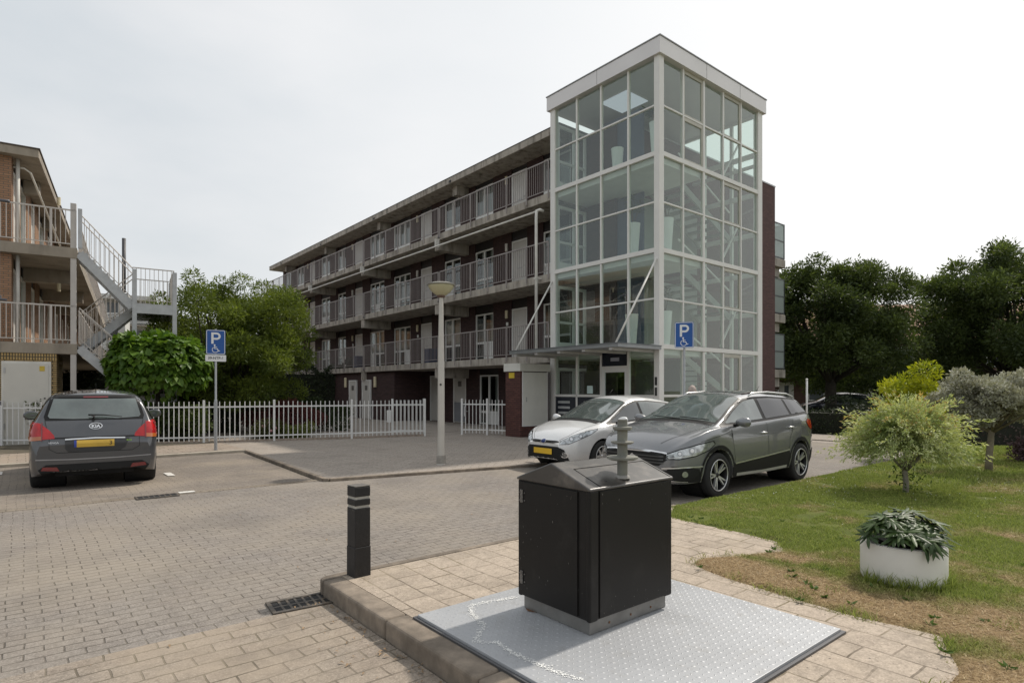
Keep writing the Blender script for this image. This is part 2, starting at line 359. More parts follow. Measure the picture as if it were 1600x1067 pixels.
def edge_dist(x, y, poly):
    best = np.full(x.shape, 9.0)
    for (x1, y1), (x2, y2) in zip(poly, poly[1:]+poly[:1]):
        dx_, dy_ = x2-x1, y2-y1; t_ = np.clip(((x-x1)*dx_+(y-y1)*dy_)/(dx_*dx_+dy_*dy_), 0, 1)
        best = np.minimum(best, np.hypot(x-x1-t_*dx_, y-y1-t_*dy_))
    return best
def lawn_z(x, y):
    q = np.clip((edge_dist(x, y, LAWN)+.03*(fbm(x*9, y*9)-.5)-.01)/.13, 0, 1); q = q*q*(3-2*q)
    return .112+q*(.139+.022*(fbm(x*1.3, y*1.3)-.5)+.012*(fbm(x*7, y*7)-.5)-.112)
Zl = lawn_z(X, Y)
cx = (X[:-1,:-1]+X[1:,1:])/2; cy = (Y[:-1,:-1]+Y[1:,1:])/2
jit = .14*(fbm(cx*7, cy*7, 5)-.5)
ok = inside(cx+jit, cy+jit, LAWN)
I = np.arange(nx_*ny_).reshape(nx_, ny_)
F = np.stack([I[:-1,:-1], I[1:,:-1], I[1:,1:], I[:-1,1:]], -1)[ok]
m, n, l, o_ = newmat('turf'); p = principled(n, rough=.95, spec=.1)
at = n.new('ShaderNodeAttribute'); at.attribute_name = 'dry'
g_ = mix(n, l, ramp(n, l, noise(n, l, 2.2, 6, .6), .35, .65), (.095,.125,.028), (.155,.18,.045))
g_ = mix(n, l, ramp(n, l, noise(n, l, 40, 3, .7), .35, .7, 0, .55), g_, (.06,.055,.025))
s_ = mix(n, l, ramp(n, l, noise(n, l, 30, 4, .7), .35, .65), (.17,.115,.06), (.36,.26,.145))
l.new(mix(n, l, at.outputs['Fac'], g_, s_), p.inputs['Base Color'])
l.new(bump(n, l, noise(n, l, 70, 4, .7), .8, .02), p.inputs['Normal']); l.new(p.outputs[0], o_.inputs[0]); turf_m = m
lawn = npmesh('lawn', np.stack([X, Y, Zl], -1).reshape(-1, 3), F, turf_m, smooth=True)
a = lawn.data.attributes.new('dry', 'FLOAT', 'POINT')
dd = dryness(X.ravel(), Y.ravel())
if len(a.data) == len(dd): a.data.foreach_set('value', dd.astype(np.float32))
lawn.location = CL; lawn.rotation_euler = (0, 0, TH); meta(lawn, kind='structure')
m, n, l, o_ = newmat('grass_blade'); p = principled(n, rough=.6, spec=.25)
at = n.new('ShaderNodeAttribute'); at.attribute_name = 'dry'
g = n.new('ShaderNodeNewGeometry')
gr = mix(n, l, g.outputs['Random Per Island'], (.15,.205,.035), (.36,.41,.10))
st = mix(n, l, g.outputs['Random Per Island'], (.24,.16,.08), (.60,.46,.28))
c = mix(n, l, at.outputs['Fac'], gr, st); l.new(c, p.inputs['Base Color'])
t = n.new('ShaderNodeBsdfTranslucent'); l.new(c, t.inputs[0]); ms = n.new('ShaderNodeMixShader'); ms.inputs[0].default_value = .3
l.new(p.outputs[0], ms.inputs[1]); l.new(t.outputs[0], ms.inputs[2]); l.new(ms.outputs[0], o_.inputs[0]); blade_m = m
def blades(name, P, H, Wd, dry, flat=None, seed=1):
    """P (n,3) roots, H heights, Wd widths; two-segment bent blades"""
    r = np.random.default_rng(seed); n_ = len(P); a = r.random(n_)*2*PI; b = r.random(n_)*2*PI
    lean = (r.random(n_)*.9+.15)*H*(1+1.2*dry)
    side = np.stack([np.cos(a), np.sin(a), np.zeros(n_)], -1)*(Wd/2)[:,None]
    ln = np.stack([np.cos(b), np.sin(b), np.zeros(n_)], -1)*lean[:,None]
    hh = H*(1-.45*dry)
    z = np.array([0, 0, 1.])
    V = np.stack([P-side, P+side, P+side*.8+ln*.35+z*(hh*.6)[:,None], P-side*.8+ln*.35+z*(hh*.6)[:,None], P+ln+z*hh[:,None]], 1)
    i = np.arange(n_)[:,None]*5
    me = bpy.data.meshes.new(name)
    F4 = i+np.array([0,1,2,3]); F3 = i+np.array([3,2,4])
    me.vertices.add(n_*5); me.vertices.foreach_set('co', V.astype(np.float32).ravel())
    me.loops.add(n_*7); me.loops.foreach_set('vertex_index', np.concatenate([F4, F3], 1).astype(np.int32).ravel())
    me.polygons.add(n_*2)
    st = (np.arange(n_)[:,None]*7+np.array([0,4])).ravel(); tt = np.tile([4,3], n_)
    me.polygons.foreach_set('loop_start', st.astype(np.int32)); me.polygons.foreach_set('loop_total', tt.astype(np.int32))
    me.update(calc_edges=True)
    at = me.attributes.new('dry', 'FLOAT', 'POINT'); at.data.foreach_set('value', np.repeat(dry, 5).astype(np.float32))
    o = bpy.data.objects.new(name, me); COL.objects.link(o); me.materials.append(blade_m)
    o.location = CL; o.rotation_euler = (0, 0, TH); return o
def scatter(n_, v0, v1, u0, u1, seed):
    r = np.random.default_rng(seed); v = v0+(v1-v0)*r.random(n_); u = u0+(u1-u0)*r.random(n_)
    k = inside(v+.05*(fbm(v*6,u*6)-.5), u+.05*(fbm(v*6,u*6)-.5), LAWN); return v[k], u[k], r
vs, us, r = scatter(520000, -12.5, -3, -12.2, -5.9, 5)
# keep density highest where the camera is near
dist = np.hypot(vs+14.05, us+10.46); kk = r.random(len(vs)) < np.clip(5.0/dist, .25, 1); vs, us = vs[kk], us[kk]; dist = dist[kk]
dr = dryness(vs, us); tall = fbm(vs*2.3+40, us*2.3)
hh = (.018+.03*tall**2*(1-dr))*(.6+.8*r.random(len(vs))); bare = fbm(vs*3+7, us*3+1)
kk = bare < .70+.2*dr
ga = blades('grass', np.stack([vs, us, lawn_z(vs, us)-.004], -1)[kk], hh[kk], (.0026+.0006*dist)[kk], np.clip(dr+.25*(r.random(len(dr))-.5), 0, 1)[kk])
meta(ga, 'short patchy turf with scorched straw coloured areas beside the tiled island', 'grass', kind='stuff')
vs, us, r = scatter(90000, -3, 6.5, -16, -5.9, 6)
dist = np.hypot(vs+14.05, us+10.46); dr = dryness(vs, us)
gb = blades('grass', np.stack([vs, us, lawn_z(vs, us)-.004], -1), (.03+.03*r.random(len(vs))), .002+.0008*dist, dr*.7, seed=9)
meta(gb, 'green lawn turf under the small trees at the back', 'grass', kind='stuff')
# taller tufts round the planter, along the paving edge and in the straw
tv, tu, tr = [], [], []
def tuft(v, u, n_, spread, h):
    rr = np.random.default_rng(int(abs(v*977+u*331))+n_)
    for k in range(n_):
        a = rr.random()*2*PI; q = spread*rr.random()**.5; tv.append(v+q*math.cos(a)); tu.append(u+q*math.sin(a)); tr.append(h*(.5+.7*rr.random()))
PLc = (-8.82, -8.83)      # planter centre (v,u)
for k in range(46):
    a = rad(150+k*240/46); 
    tuft(PLc[0]+.295*math.cos(a), PLc[1]+.295*math.sin(a), 16 if k % 3 else 34, .035, .07 if k % 3 else .12)
for v, u in ((-8.42,-6.3),(-8.4,-6.7),(-8.45,-7.2),(-8.6,-7.7),(-9.2,-7.5),(-9.5,-7.42),(-9.7,-7.48),(-9.85,-8.3),(-9.9,-8.9),(-9.95,-9.4),(-10.6,-9.5),(-10.1,-9.9),(-10.6,-10.2),(-10.9,-9.8),(-10.2,-10.6),(-9.6,-10.1),(-9.4,-9.6)):
    tuft(v, u, 60, .12, .05)
rr = np.random.default_rng(44)
for k in range(120): tuft(-11+8*rr.random(), -11.5+5*rr.random(), 40, .09, .045)
tv, tu, tr = map(np.array, (tv, tu, tr)); kk = inside(tv, tu, LAWN); 
kk |= False
gt = blades('grass_tufts', np.stack([tv[kk], tu[kk], np.full(kk.sum(), .13)], -1), tr[kk], np.full(kk.sum(), .006), np.clip(dryness(tv[kk], tu[kk])*.5-.1, 0, 1), seed=12)
meta(gt, 'longer green grass tufts round the planter foot and along the tile edge', 'grass', kind='stuff')
# clover flowers: tiny white heads in the sunny strip beside the lane
r = np.random.default_rng(77); nF = 600
v = -7.6+6.5*r.random(nF); u = -6.1-2.6*r.random(nF)**1.4; k = (fbm(v*2.2, u*2.2) > .5) & inside(v, u, LAWN); v, u = v[k], u[k]
q = np.array([[-1,-1,0],[1,-1,0],[1,1,0],[-1,1,0],[0,0,1.2],[0,0,-1.]]); s_ = .003+.004*r.random(len(v))
V = np.stack([v, u, .15+.02*r.random(len(v))], -1)[:,None,:]+q[None]*s_[:,None,None]
F = (np.arange(len(v))[:,None,None]*6+np.array([[0,1,4],[1,2,4],[2,3,4],[3,0,4],[1,0,5],[2,1,5],[3,2,5],[0,3,5]])[None]).reshape(-1, 3)
cf = npmesh('clover_flowers', V.reshape(-1,3), F, M('clover_white', (.55,.56,.45), .8), nv=3); cf.location = CL; cf.rotation_euler = (0,0,TH)
meta(cf, 'tiny white clover heads dotted in the lawn beside the lane', 'flowers', kind='stuff')

# road markings: short worn white bars at the bay corners
for v, u in ((-12.17,-.13),(-11.92,2.25),(-14.4,4.4),(-14.75,2.05)):
    ground('road_marking', MB().sheet([(v-.06,u-.25),(v+.06,u-.25),(v+.06,u+.25),(v-.06,u+.25)] if u > 1 else [(v-.02,u-.07),(v+.2,u-.07),(v+.2,u+.07),(v-.02,u+.07)], .012), white_m)
# litter of grit and dry leaves in the gutter by the kerb
r = np.random.default_rng(5); n_ = 520
v = -12.30-.35*r.random(n_)**2; u = -6.1-4*r.random(n_); q8 = r.random(n_) < .3; v = np.where(q8, -14+6*r.random(n_), v); u = np.where(q8 & (v > -12.2), -.6-5*r.random(n_), u); s = .003+.012*r.random(n_)**3; a = r.random(n_)*6.28
q = np.stack([np.stack([np.cos(a+k)*s*w, np.sin(a+k)*s*w, .006+.006*(k % 3)*s/.01+0*s], -1) for k, w in ((0,1.6),(1.6,.6),(3.14,1.5),(4.7,.7))], 1)
V = np.stack([v, u, 0*u], -1)[:,None,:]+q
lf = npmesh('leaf_litter', V.reshape(-1,3), np.arange(n_*4).reshape(-1,4), M('dry_leaf', (.24,.16,.09), .9, vary=.6, vscale=30)); lf.location = CL; lf.rotation_euler = (0,0,TH)
meta(lf, 'dry leaf crumbs and grit lying in the gutter below the kerb', 'litter', kind='stuff')

# ---------------- drain grates
cast_m = M('cast_iron', (.09,.08,.07), .65, .4, vary=.3, vscale=20, dirt=(9,.5,.6), dirt_col=(.18,.13,.08))
def drain(label, v, u, z, w, d, rows, cols, rz=0, inmat=black_m):
    t = thing('drain_grate', label, 'drain', W2(u, v, z), TH+rz, 'street drain grates')
    fr = MB().box(-w/2,w/2,-d/2,-d/2+.03,-.03,.012).box(-w/2,w/2,d/2-.03,d/2,-.03,.012).box(-w/2,-w/2+.03,-d/2+.03,d/2-.03,-.03,.012).box(w/2-.03,w/2,-d/2+.03,d/2-.03,-.03,.012)
    fr.build('frame', cast_m, t, bevel=.003)
    b = MB(); iw, idp = w-.06, d-.06
    for k in range(1, cols): x = -iw/2+iw*k/cols; b.box(x-.009, x+.009, -idp/2, idp/2, -.02, .009)
    for k in range(1, rows): y = -idp/2+idp*k/rows; b.box(-iw/2, iw/2, y-.011, y+.011, -.021, .0075)
    b.build('bars', cast_m, t, bevel=.002)
    B(-w/2+.03,w/2-.03,-d/2+.03,d/2-.03,.003,.0045).build('shaft', inmat, t)
    return t
drain('cast iron drain grate at the kerb corner below the black bollard', -12.44, -6.03, .002, .46, .27, 2, 7, rad(-6))
drain('cast iron drain grate in the gutter behind the dark grey hatchback', -12.5, -.27, .004, .55, .26, 1, 7)
# ------------------------------------------------------------------ block of flats
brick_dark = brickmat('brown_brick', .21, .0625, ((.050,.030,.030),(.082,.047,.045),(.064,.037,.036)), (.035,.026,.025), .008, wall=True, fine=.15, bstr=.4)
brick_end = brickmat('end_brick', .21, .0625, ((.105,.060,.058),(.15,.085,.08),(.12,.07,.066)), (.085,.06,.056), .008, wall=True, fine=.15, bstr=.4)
conc_m = M('gallery_concrete', (.38,.345,.30), .9, vary=.18, vscale=3, dirt=(3.4,.47,.85), dirt_col=(.10,.085,.07), bmp=.3, bscale=80, stretch=(1,1,.22))
soffit_m = M('soffit_concrete', (.33,.245,.215), .9, vary=.15, vscale=1.2)
rail_m = M('gallery_rail_paint', (.29,.26,.25), .5, vary=.1)
frame_m = M('window_frame_paint', (.72,.72,.70), .45, vary=.05)
door_m = M('flat_door_paint', (.52,.50,.47), .5, vary=.06)
dark_m = M('dark_panel', (.018,.016,.017), .5)
blue_m = M('blue_panel', (.02,.03,.075), .5)
cur_m = M('net_curtain', (.55,.55,.53), .9, vary=.12, vscale=8, stretch=(6,6,.3))
cream_m = M('lamp_cream', (.62,.55,.38), .5, vary=.08)
galv = M('galvanised_steel', (.40,.40,.40), .45, .6, vary=.15, vscale=8)
winglass = glassmat('window_glass', (.50,.54,.53), 1.4)
flats = thing('apartment_block', 'long brown brick block of flats with three open galleries and concrete slabs', 'apartment building', CL, TH)
UE = 36.6; VW = 1.62
LV = [2.81, 5.60, 8.40]; ST = [5.32, 8.12, 10.72]
OPEN = []    # (u0,u1,kind)
for base in (0, 7.42, 14.9, 22.3):
    pass
OPEN = [(5.15,6.68,'w2'),(7.63,8.62,'d'),(9.86,11.18,'w2'),(12.34,13.69,'w2'),(14.85,15.89,'d'),(16.93,18.74,'w3'),(19.85,21.6,'w3'),(22.62,23.63,'d'),(24.98,26.19,'w2'),(27.45,28.91,'w2'),(30.06,31.01,'d'),(32.2,33.5,'w2'),(34.8,36.1,'w2')]
for z0, z1 in zip(LV, ST):
    walls = MB(); prev = 3.0
    for a, b, k in OPEN: walls.box(VW, VW+.28, prev, a, z0, z1); prev = b
    walls.box(VW, VW+.28, prev, UE, z0, z1); walls.box(VW+.29, VW+.33, 3.0, UE, z1-.02, z1).build('facade', brick_dark, flats)

B(VW+.9, 12.0, 3.3, UE, 0, 10.70).build('interior', dark_m, flats)
B(VW+.30, 12.1, 2.7, 2.995, 0, 10.68).build('end_wall', brick_end, flats)
B(VW+.28, 12.12, 2.68, 3.02, 10.682, 10.74).build('end_wall_coping', galv, flats)
for z0 in LV:
    s = MB().prism([(0,4.56),(0,UE),(VW+.9,UE),(VW+.9,4.56)], z0-.28, z0).build('gallery_slab', conc_m, flats, bevel=.012)
MB().prism([(.58,4.66),(.58,UE),(11.0,UE),(11.0,3.3),(5.95,3.3),(5.95,4.66)], 10.72, 10.98).build('roof', conc_m, flats, bevel=.015)
MB().prism([(.565,4.67),(.565,UE+.02),(11.0,UE+.02),(11.0,3.3),(5.96,3.3),(5.96,4.67)], 10.982, 11.005).build('roof_edging', M('roof_edge_dark', (.06,.055,.05), .7), flats)
# scuppers: dark slots at the slab joints
for u in (11.55, 18.95, 26.35, 33.75):
    for z in (LV[0]-.2, LV[1]-.2, LV[2]-.2, 10.76):
        B(-.03 if z < 10 else .55, .02 if z < 10 else .60, u, u+.16, z, z+.09).build('scupper', dark_m, flats)
    for z, d in ((LV[0]-.28, .02), (LV[1]-.28, .02), (LV[2]-.28, .02), (10.72, .95)):
        B(d, VW-.002, u+.1, u+.45, z-.42, z-.002).build('cantilever_beam', conc_m, flats, bevel=.01)
def railing(u0, u1, z):
    m_ = MB(); n = max(1, round((u1-u0)/1.22))
    for k in range(n+1):
        u = u0+(u1-u0)*k/n; m_.box(-.035, .005, u-.022, u+.022, z-.18, z+1.10)
    m_.box(-.03, .01, u0, u1, z+1.10, z+1.14); m_.box(-.02, .0, u0, u1, z+.08, z+.105)
    u = u0+.105
    while u < u1: m_.box(-.016, -.004, u-.0065, u+.0065, z+.105, z+1.10); u += .112
    m_.build('railing', rail_m, flats)
for z in LV:
    for a, b in ((4.62,11.55),(11.66,18.95),(19.06,26.35),(26.46,33.75),(33.86,36.5)): railing(a, b, z)
def window(parent, x, u0, u1, z0, z1, n, lvl, seed, sill=.78):
    """full height window: frame with n leaves, panes above, panels below, curtains behind"""
    f = MB(); w = .065
    f.box(x, x+.07, u0, u0+w, z0, z1).box(x, x+.07, u1-w, u1, z0, z1).box(x, x+.07, u0+w, u1-w, z1-w, z1).box(x, x+.07, u0+w, u1-w, z0, z0+.06)
    pw = (u1-u0-w)/n
    for k in range(1, n): f.box(x-.01, x+.06, u0+w/2+pw*k-.045, u0+w/2+pw*k+.045, z0+.06, z1-w)
    f.box(x+.003, x+.062, u0+w, u1-w, z0+sill, z0+sill+.09)
    fr = f.build('window', frame_m, parent)
    for k in range(n):
        a = u0+w/2+pw*k+.045; b = a+pw-.09
        pane(x+.03, x+.036, a, b, z0+sill+.09, z1-w).build('pane', winglass, fr)
        B(x+.03, x+.04, a, b, z0+.06, z0+sill).build('lower_panel', winglass if (seed+k) % 3 else frame_m, fr)
        rr = random.Random(seed*7+k)
        if rr.random() < (.95 if lvl == 2 else .55):
            t0 = z0+.1 if rr.random() < .6 else z0+.9; c = MB(); y = a; full = a+(b-a)*rr.choice((1, 1, .55, .4))
            while y < full-.02: c.box(x+.12+.02*rr.random(), x+.15+.02*rr.random(), y, min(full, y+.05), t0, z1-.06); y += .052
            c.build('curtain', cur_m, fr)
    return fr
sd = 0
for li, (z0, z1) in enumerate(zip(LV, ST)):
    for a, b, k in OPEN:
        sd += 1
        B(VW+.05, VW+.12, a, b, z0+2.12, z1).build('transom_panel', dark_m, flats)
        if k == 'd':
            f = MB().box(VW+.02, VW+.12, a, a+.06, z0, z0+2.12).box(VW+.02, VW+.12, b-.06, b, z0, z0+2.12).box(VW+.02, VW+.12, a+.06, b-.06, z0+2.06, z0+2.12)
            f.build('door_frame', frame_m, flats)
            d = B(VW+.05, VW+.10, a+.065, b-.065, z0+.02, z0+2.055).build('door', door_m, flats)
            MB().tube([(VW+.05, a+.15, z0+1.02), (VW-.0, a+.15, z0+1.02), (VW-.0, a+.27, z0+1.02)], .011).build('handle', galv, d)
            B(VW+.042, VW+.052, (a+b)/2-.14, (a+b)/2+.14, z0+.95, z0+.99).build('letter_slot', galv, d)
            lp = MB().box(VW-.09, VW, b+.2, b+.34, z0+1.75, z0+2.1).build('wall_lamp', cream_m if li != 1 else M('lamp_white', (.6,.58,.54), .5), flats, bevel=.03)
            if li == 0: B(VW-.03, VW, b+.2, b+.32, z0+1.45, z0+1.6).build('bell_plate', frame_m, flats)
        else: window(flats, VW+.03, a, b, z0+.02, z0+2.12, 2 if k == 'w2' else 3, li, sd)
# odds and ends on the first gallery
for u in (13.9, 21.9): B(.9, 1.35, u, u+.5, LV[0], LV[0]+.75).build('storage_box', blue_m, flats, bevel=.02)
# ground floor
gfw = MB().box(VW+.28, VW+.56, 4.5, 9.86, 0, 2.53).box(VW+.28, VW+.56, 11.23, 12.29, 0, 2.53).box(VW+.28, VW+.56, 13.36, 14.5, 0, 2.53).box(VW+.28, VW+.56, 15.46, UE, 0, 2.53)
gfw.build('ground_floor_wall', brick_dark, flats)
B(.18, VW+.28, 16.0, 25.6, 0, 2.528).build('storage_block_wall', brick_dark, flats)
B(.18, VW+.28, 31.5, 36.4, 0, 2.528).build('storage_block_wall', brick_dark, flats)
def sdoor(a, b, x, z1=2.12, two=False, grille=True):
    MB().box(x-.02, x+.06, a, a+.06, .04, z1).box(x-.02, x+.06, b-.06, b, .04, z1).box(x-.02, x+.06, a+.06, b-.06, z1-.06, z1).build('door_frame', frame_m, flats)
    d = B(x+.0, x+.05, a+.065, b-.065, .06, z1-.065).build('door', door_m, flats)
    if grille:
        c = (a+b)/2; B(x-.012, x-.001, c-.14, c+.14, z1-.55, z1-.3).build('grille', M('grille_dark', (.12,.11,.10), .6), d)
    if two: B(x-.012, x-.001, a+.07, b-.07, .1, 1.0).build('kick_plate', M('kick_grey', (.22,.23,.25), .5), d)
    MB().tube([(x, b-.15, 1.05), (x-.06, b-.15, 1.05), (x-.06, b-.27, 1.05)], .012).build('handle', galv, d)
sdoor(20.2, 21.15, .12); sdoor(18.5, 19.5, .12)
for u in (17.9, 21.55): B(.08, .179, u, u+.2, 1.72, 2.28).build('wall_lamp', cream_m, flats, bevel=.03)
sdoor(12.29, 13.36, VW+.30, 2.3, two=True); sdoor(14.5, 15.46, VW+.30, 2.3, grille=False)
window(flats, VW+.30, 9.86, 11.23, .06, 2.25, 2, 0, 99, sill=.5)
B(VW+.30, VW+.36, 9.86, 11.23, 2.25, 2.53).build('transom_panel', dark_m, flats)
sdoor(28.2, 29.3, VW+.22, 2.2)
# rear balconies that stick out past the end wall
balg = glassmat('balcony_glass', (.70,.75,.74), 1.0, rough=.15, body=.45)
for k, z in enumerate((2.15, 4.72, 7.30)):
    B(12.12, 13.7, 3.0, 8.5, z, z+.38).build('balcony_slab', conc_m, flats, bevel=.02)
    B(12.12, 13.5, 3.2, 3.3, z-.42, z-.01).build('balcony_beam', conc_m, flats)
    f = MB()
    for v in (12.2, 13.62): f.box(v, v+.05, 3.02, 3.07, z+.40, z+2.05)
    for zz in (.42, 1.2, 2.0): f.box(12.25, 13.62, 3.025, 3.065, z+zz, z+zz+.05)
    for u in (3.02, 5.2, 8.4): f.box(13.62, 13.67, u, u+.05, z+.40, z+2.05)
    for zz in (.42, 1.2, 2.0): f.box(13.625, 13.665, 3.07, 8.4, z+zz, z+zz+.05)
    s = f.build('balcony_screen', M('screen_frame', (.10,.105,.11), .5), flats)
    B(12.25, 13.62, 3.04, 3.046, z+.47, z+2.0).build('glass', balg, s); B(13.64, 13.646, 3.07, 8.4, z+.47, z+2.0).build('glass', balg, s)
aw = thing('striped_awning', 'small striped awning below the rear balconies', 'awning', W2(3.6, 12.12, 1.95), TH)
for k in range(9):
    y = k*.3
    MB().add([(0,y,.0),(0,y+.3,.0),(2.1,y+.3,-.35),(2.1,y,-.35),(0,y,-.03),(0,y+.3,-.03),(2.1,y+.3,-.38),(2.1,y,-.38)],[(0,3,2,1),(4,5,6,7),(0,1,5,4),(2,3,7,6),(3,0,4,7),(1,2,6,5)]).build('stripe', M('awning_white', (.7,.68,.62), .8) if k % 2 else M('awning_dark', (.13,.10,.09), .8), aw)
B(2.08, 2.14, 0, 2.7, -.43, -.34).build('front_bar', frame_m, aw)
# ------------------------------------------------------------------ drain pipe in front of the galleries
pp = thing('overflow_pipe', 'thin white pipe running under the top gallery and down beside the glass tower', 'pipe', CL, TH)
pm = M('white_pipe', (.68,.66,.62), .45)
MB().tube([(.02, 4.92, 7.83), (-.12, 4.95, 7.86), (-.2, 5.02, 7.82), (-.22, 5.02, 7.6), (-.22, 5.02, 2.83)], .055, 10).build('downpipe', pm, pp, smooth=True)
MB().tube([(-.2, 5.02, 7.80), (-.2, 28, 7.80)], .035, 8).build('horizontal_pipe', pm, pp, smooth=True)
for z in (5.45, 2.95): B(-.29, -.02, 4.96, 5.08, z, z+.04).build('bracket', pm, pp)
for u in (11.6, 19, 26.4): B(-.215, .0, u, u+.04, 7.79, 8.14).build('bracket', pm, pp)

# ------------------------------------------------------------------ glass stair tower
tower = thing('glass_stair_tower', 'tall glazed stair tower with pale steel frame at the near end of the flats', 'stair tower', CL, TH)
tf = M('tower_frame_paint', (.70,.685,.655), .45, vary=.05, vscale=1.2, dirt=(3,.6,.25), dirt_col=(.35,.31,.27))
tfd = M('tower_frame_edge', (.46,.44,.38), .5, vary=.08)
tg = glassmat('tower_glass', (.80,.88,.84), 1.35, rough=.004, body=.035)
TU, TV = 4.5, 5.79
Us = [.178, 1.14, 2.23, 3.29, 4.26]; Vs = [.22, 1.19, 2.27, 3.37, 4.45, 5.48]
ZR = [2.84, 4.22, 5.61, 7.00, 8.39, 9.78, 11.16]
# posts
for (x0, x1, y0, y1) in ((-.02, .20, -.02, .17), (-.02, .16, 4.30, 4.52), (5.52, 5.80, -.02, .16), (5.6, 5.80, 4.3, 4.5)):
    B(x0, x1, y0, y1, 0, 11.16).build('corner_post', tf, tower, bevel=.006)
fr = MB()
def face_rows(vert, horiz):
    for z in ZR[:-1]:
        big = z in (2.84, 5.61, 8.39); h = .065 if big else .03
        horiz(z, h, big)
# v=0 face (front)
for u in Us[1:4]: fr.box(.0, .10, u-.028, u+.028, 2.93, 11.16)
for u in Us[1:4]: fr.box(.0, .10, u-.035, u+.035, .05, 2.76)
for z in ZR[:-1]:
    big = z in (2.84, 5.61, 8.39); h = .066 if big else .024
    fr.box(-.012 if big else .01, .09, .17, 4.30, z-h, z+h)
fr.box(.0, .11, .17, 1.105, 1.36, 1.44).box(.0, .11, 2.265, 4.30, 1.36, 1.44)
# u=0 face (right)
for v in Vs[1:5]: w = .045 if abs(v-2.27) < .01 else .027; fr.box(v-w, v+w, .0, .10, 2.93, 11.16).box(v-w, v+w, .0, .10, .05, 2.76)
for z in ZR[:-1]:
    big = z in (2.84, 5.61, 8.39); h = .066 if big else .024
    fr.box(.20, 5.52, -.012 if big else .01, .09, z-h, z+h)
fr.box(.20, 5.52, .0, .10, 1.38, 1.45)
fr.build('glazing_bars', tf, tower, bevel=.004)
# inner frames of the opening lights on the right-hand face
for (v0, v1, z0, z1) in ((1.222,2.22,9.81,11.16),(3.402,4.418,9.81,11.16),(3.402,4.418,4.25,5.53),(3.402,4.418,7.03,8.31),(3.402,4.418,1.46,2.75),(1.222,2.22,8.47,9.75)):
    m_ = MB().box(v0, v0+.05, .02, .085, z0, z1).box(v1-.06, v1, .02, .085, z0, z1).box(v0+.05, v1-.06, .02, .085, z1-.11, z1).box(v0+.05, v1-.06, .02, .085, z0, z0+.04)
    m_.build('opening_light', tfd, tower, bevel=.004)
# back faces: frame only above the flats' roof line and along the far side
fb = MB()
for u in (1.1, 2.2, 3.3): fb.box(5.68, 5.78, u-.05, u+.05, 0, 11.16)
for z in ZR: fb.box(5.68, 5.78, .16, 4.3, z-.08, z+.08)
fb.box(5.68, 5.78, .16, 4.3, 9.35, 9.45)
fb.build('rear_glazing_bars', tf, tower)
# panes: one per field
rows = [(1.44, 2.765)]+[(a+(.078 if a in (2.84,5.61,8.39) else .03), b-(.078 if b in (2.84,5.61,8.39) else .03)) for a, b in zip(ZR[:-1], ZR[1:])]
for z0, z1 in rows:
    for i in range(4):
        if z0 < 2 and i == 1: continue
        pane(.045, .053, Us[i]+(.03 if i else -.008), Us[i+1]-(.03 if i < 3 else -.04), z0, z1).build('glass_pane', tg, tower)
    for i in range(5): pane(Vs[i]+(.03 if i else -.02), Vs[i+1]-(.03 if i < 4 else -.04), .045, .053, z0, z1).build('glass_pane', tg, tower)
for i in range(5): pane(Vs[i]+(.03 if i else -.02), Vs[i+1]-(.03 if i < 4 else -.04), .045, .053, .06, 1.38).build('glass_pane', tg, tower)
for z0, z1 in rows: pane(5.72, 5.728, .16, 4.3, z0, z1).build('rear_glass', tg, tower)
# roof box with fascia
fas = M('tower_fascia', (.68,.655,.65), .4, .15, vary=.05, vscale=.8)
rf = MB().box(-.10, 5.92, -.10, 4.62, 11.162, 11.63).build('roof', fas, tower, bevel=.006)
B(-.12, 5.94, -.12, 4.64, 11.632, 11.665).build('roof_trim', M('trim_dark_grey', (.25,.25,.25), .45, .5), rf)
for v in (2.25, 4.2): B(v-.004, v+.004, -.103, -.099, 11.17, 11.62).build('panel_joint', dark_m, rf)
for u in (2.3,): B(-.103, -.099, u-.004, u+.004, 11.17, 11.62).build('panel_joint', dark_m, rf)
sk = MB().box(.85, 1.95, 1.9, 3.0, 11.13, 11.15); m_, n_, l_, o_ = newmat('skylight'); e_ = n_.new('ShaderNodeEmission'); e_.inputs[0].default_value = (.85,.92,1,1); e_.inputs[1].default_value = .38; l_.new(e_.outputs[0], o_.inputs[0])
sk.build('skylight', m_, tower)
B(.78, 2.02, 1.83, 3.07, 11.151, 11.160).build('skylight_kerb', fas, tower)
# interior
slabc = M('landing_concrete', (.66,.67,.63), .8, vary=.06)
inw = M('interior_wall', (.70,.71,.67), .8, vary=.06)
for z in (2.84, 5.61, 8.39):
    B(.14, 2.35, .13, 4.45, z-.22, z+.03).build('landing', slabc, tower)
    B(2.35, 5.6, 3.2, 4.45, z-.22, z+.03).build('landing', slabc, tower)
    # stair flight: stringers and treads running along v from landing down
    for u in (1.0, 2.2):
        MB().bar((2.35, u, z-.05), (5.4, u, z-1.45), .06, .22).build('stringer', M('stringer_paint', (.36,.37,.345), .7), tower)
    t_ = MB()
    for k in range(8): t_.box(2.4+k*.37, 2.4+k*.37+.30, 1.03, 2.17, z-.12-k*.17, z-.08-k*.17)
    t_.build('treads', M('tread_grey', (.28,.29,.27), .8), tower)
    MB().bar((2.35, 1.0, z+.85), (5.4, 1.0, z-.5), .04, .05).build('handrail', frame_m, tower)
    B(2.37, 5.55, 2.40, 2.46, z-2.5, z-.23).build('stair_wall', M('stair_wall_paint', (.34,.35,.325), .8, vary=.05), tower)
    MB().bar((5.3, .5, z+1.9), (4.0, .5, z+.2), .05, .05).build('brace', tf, tower)
B(.14, 5.6, .14, 4.45, -.02, .05).build('ground_floor', slabc, tower)
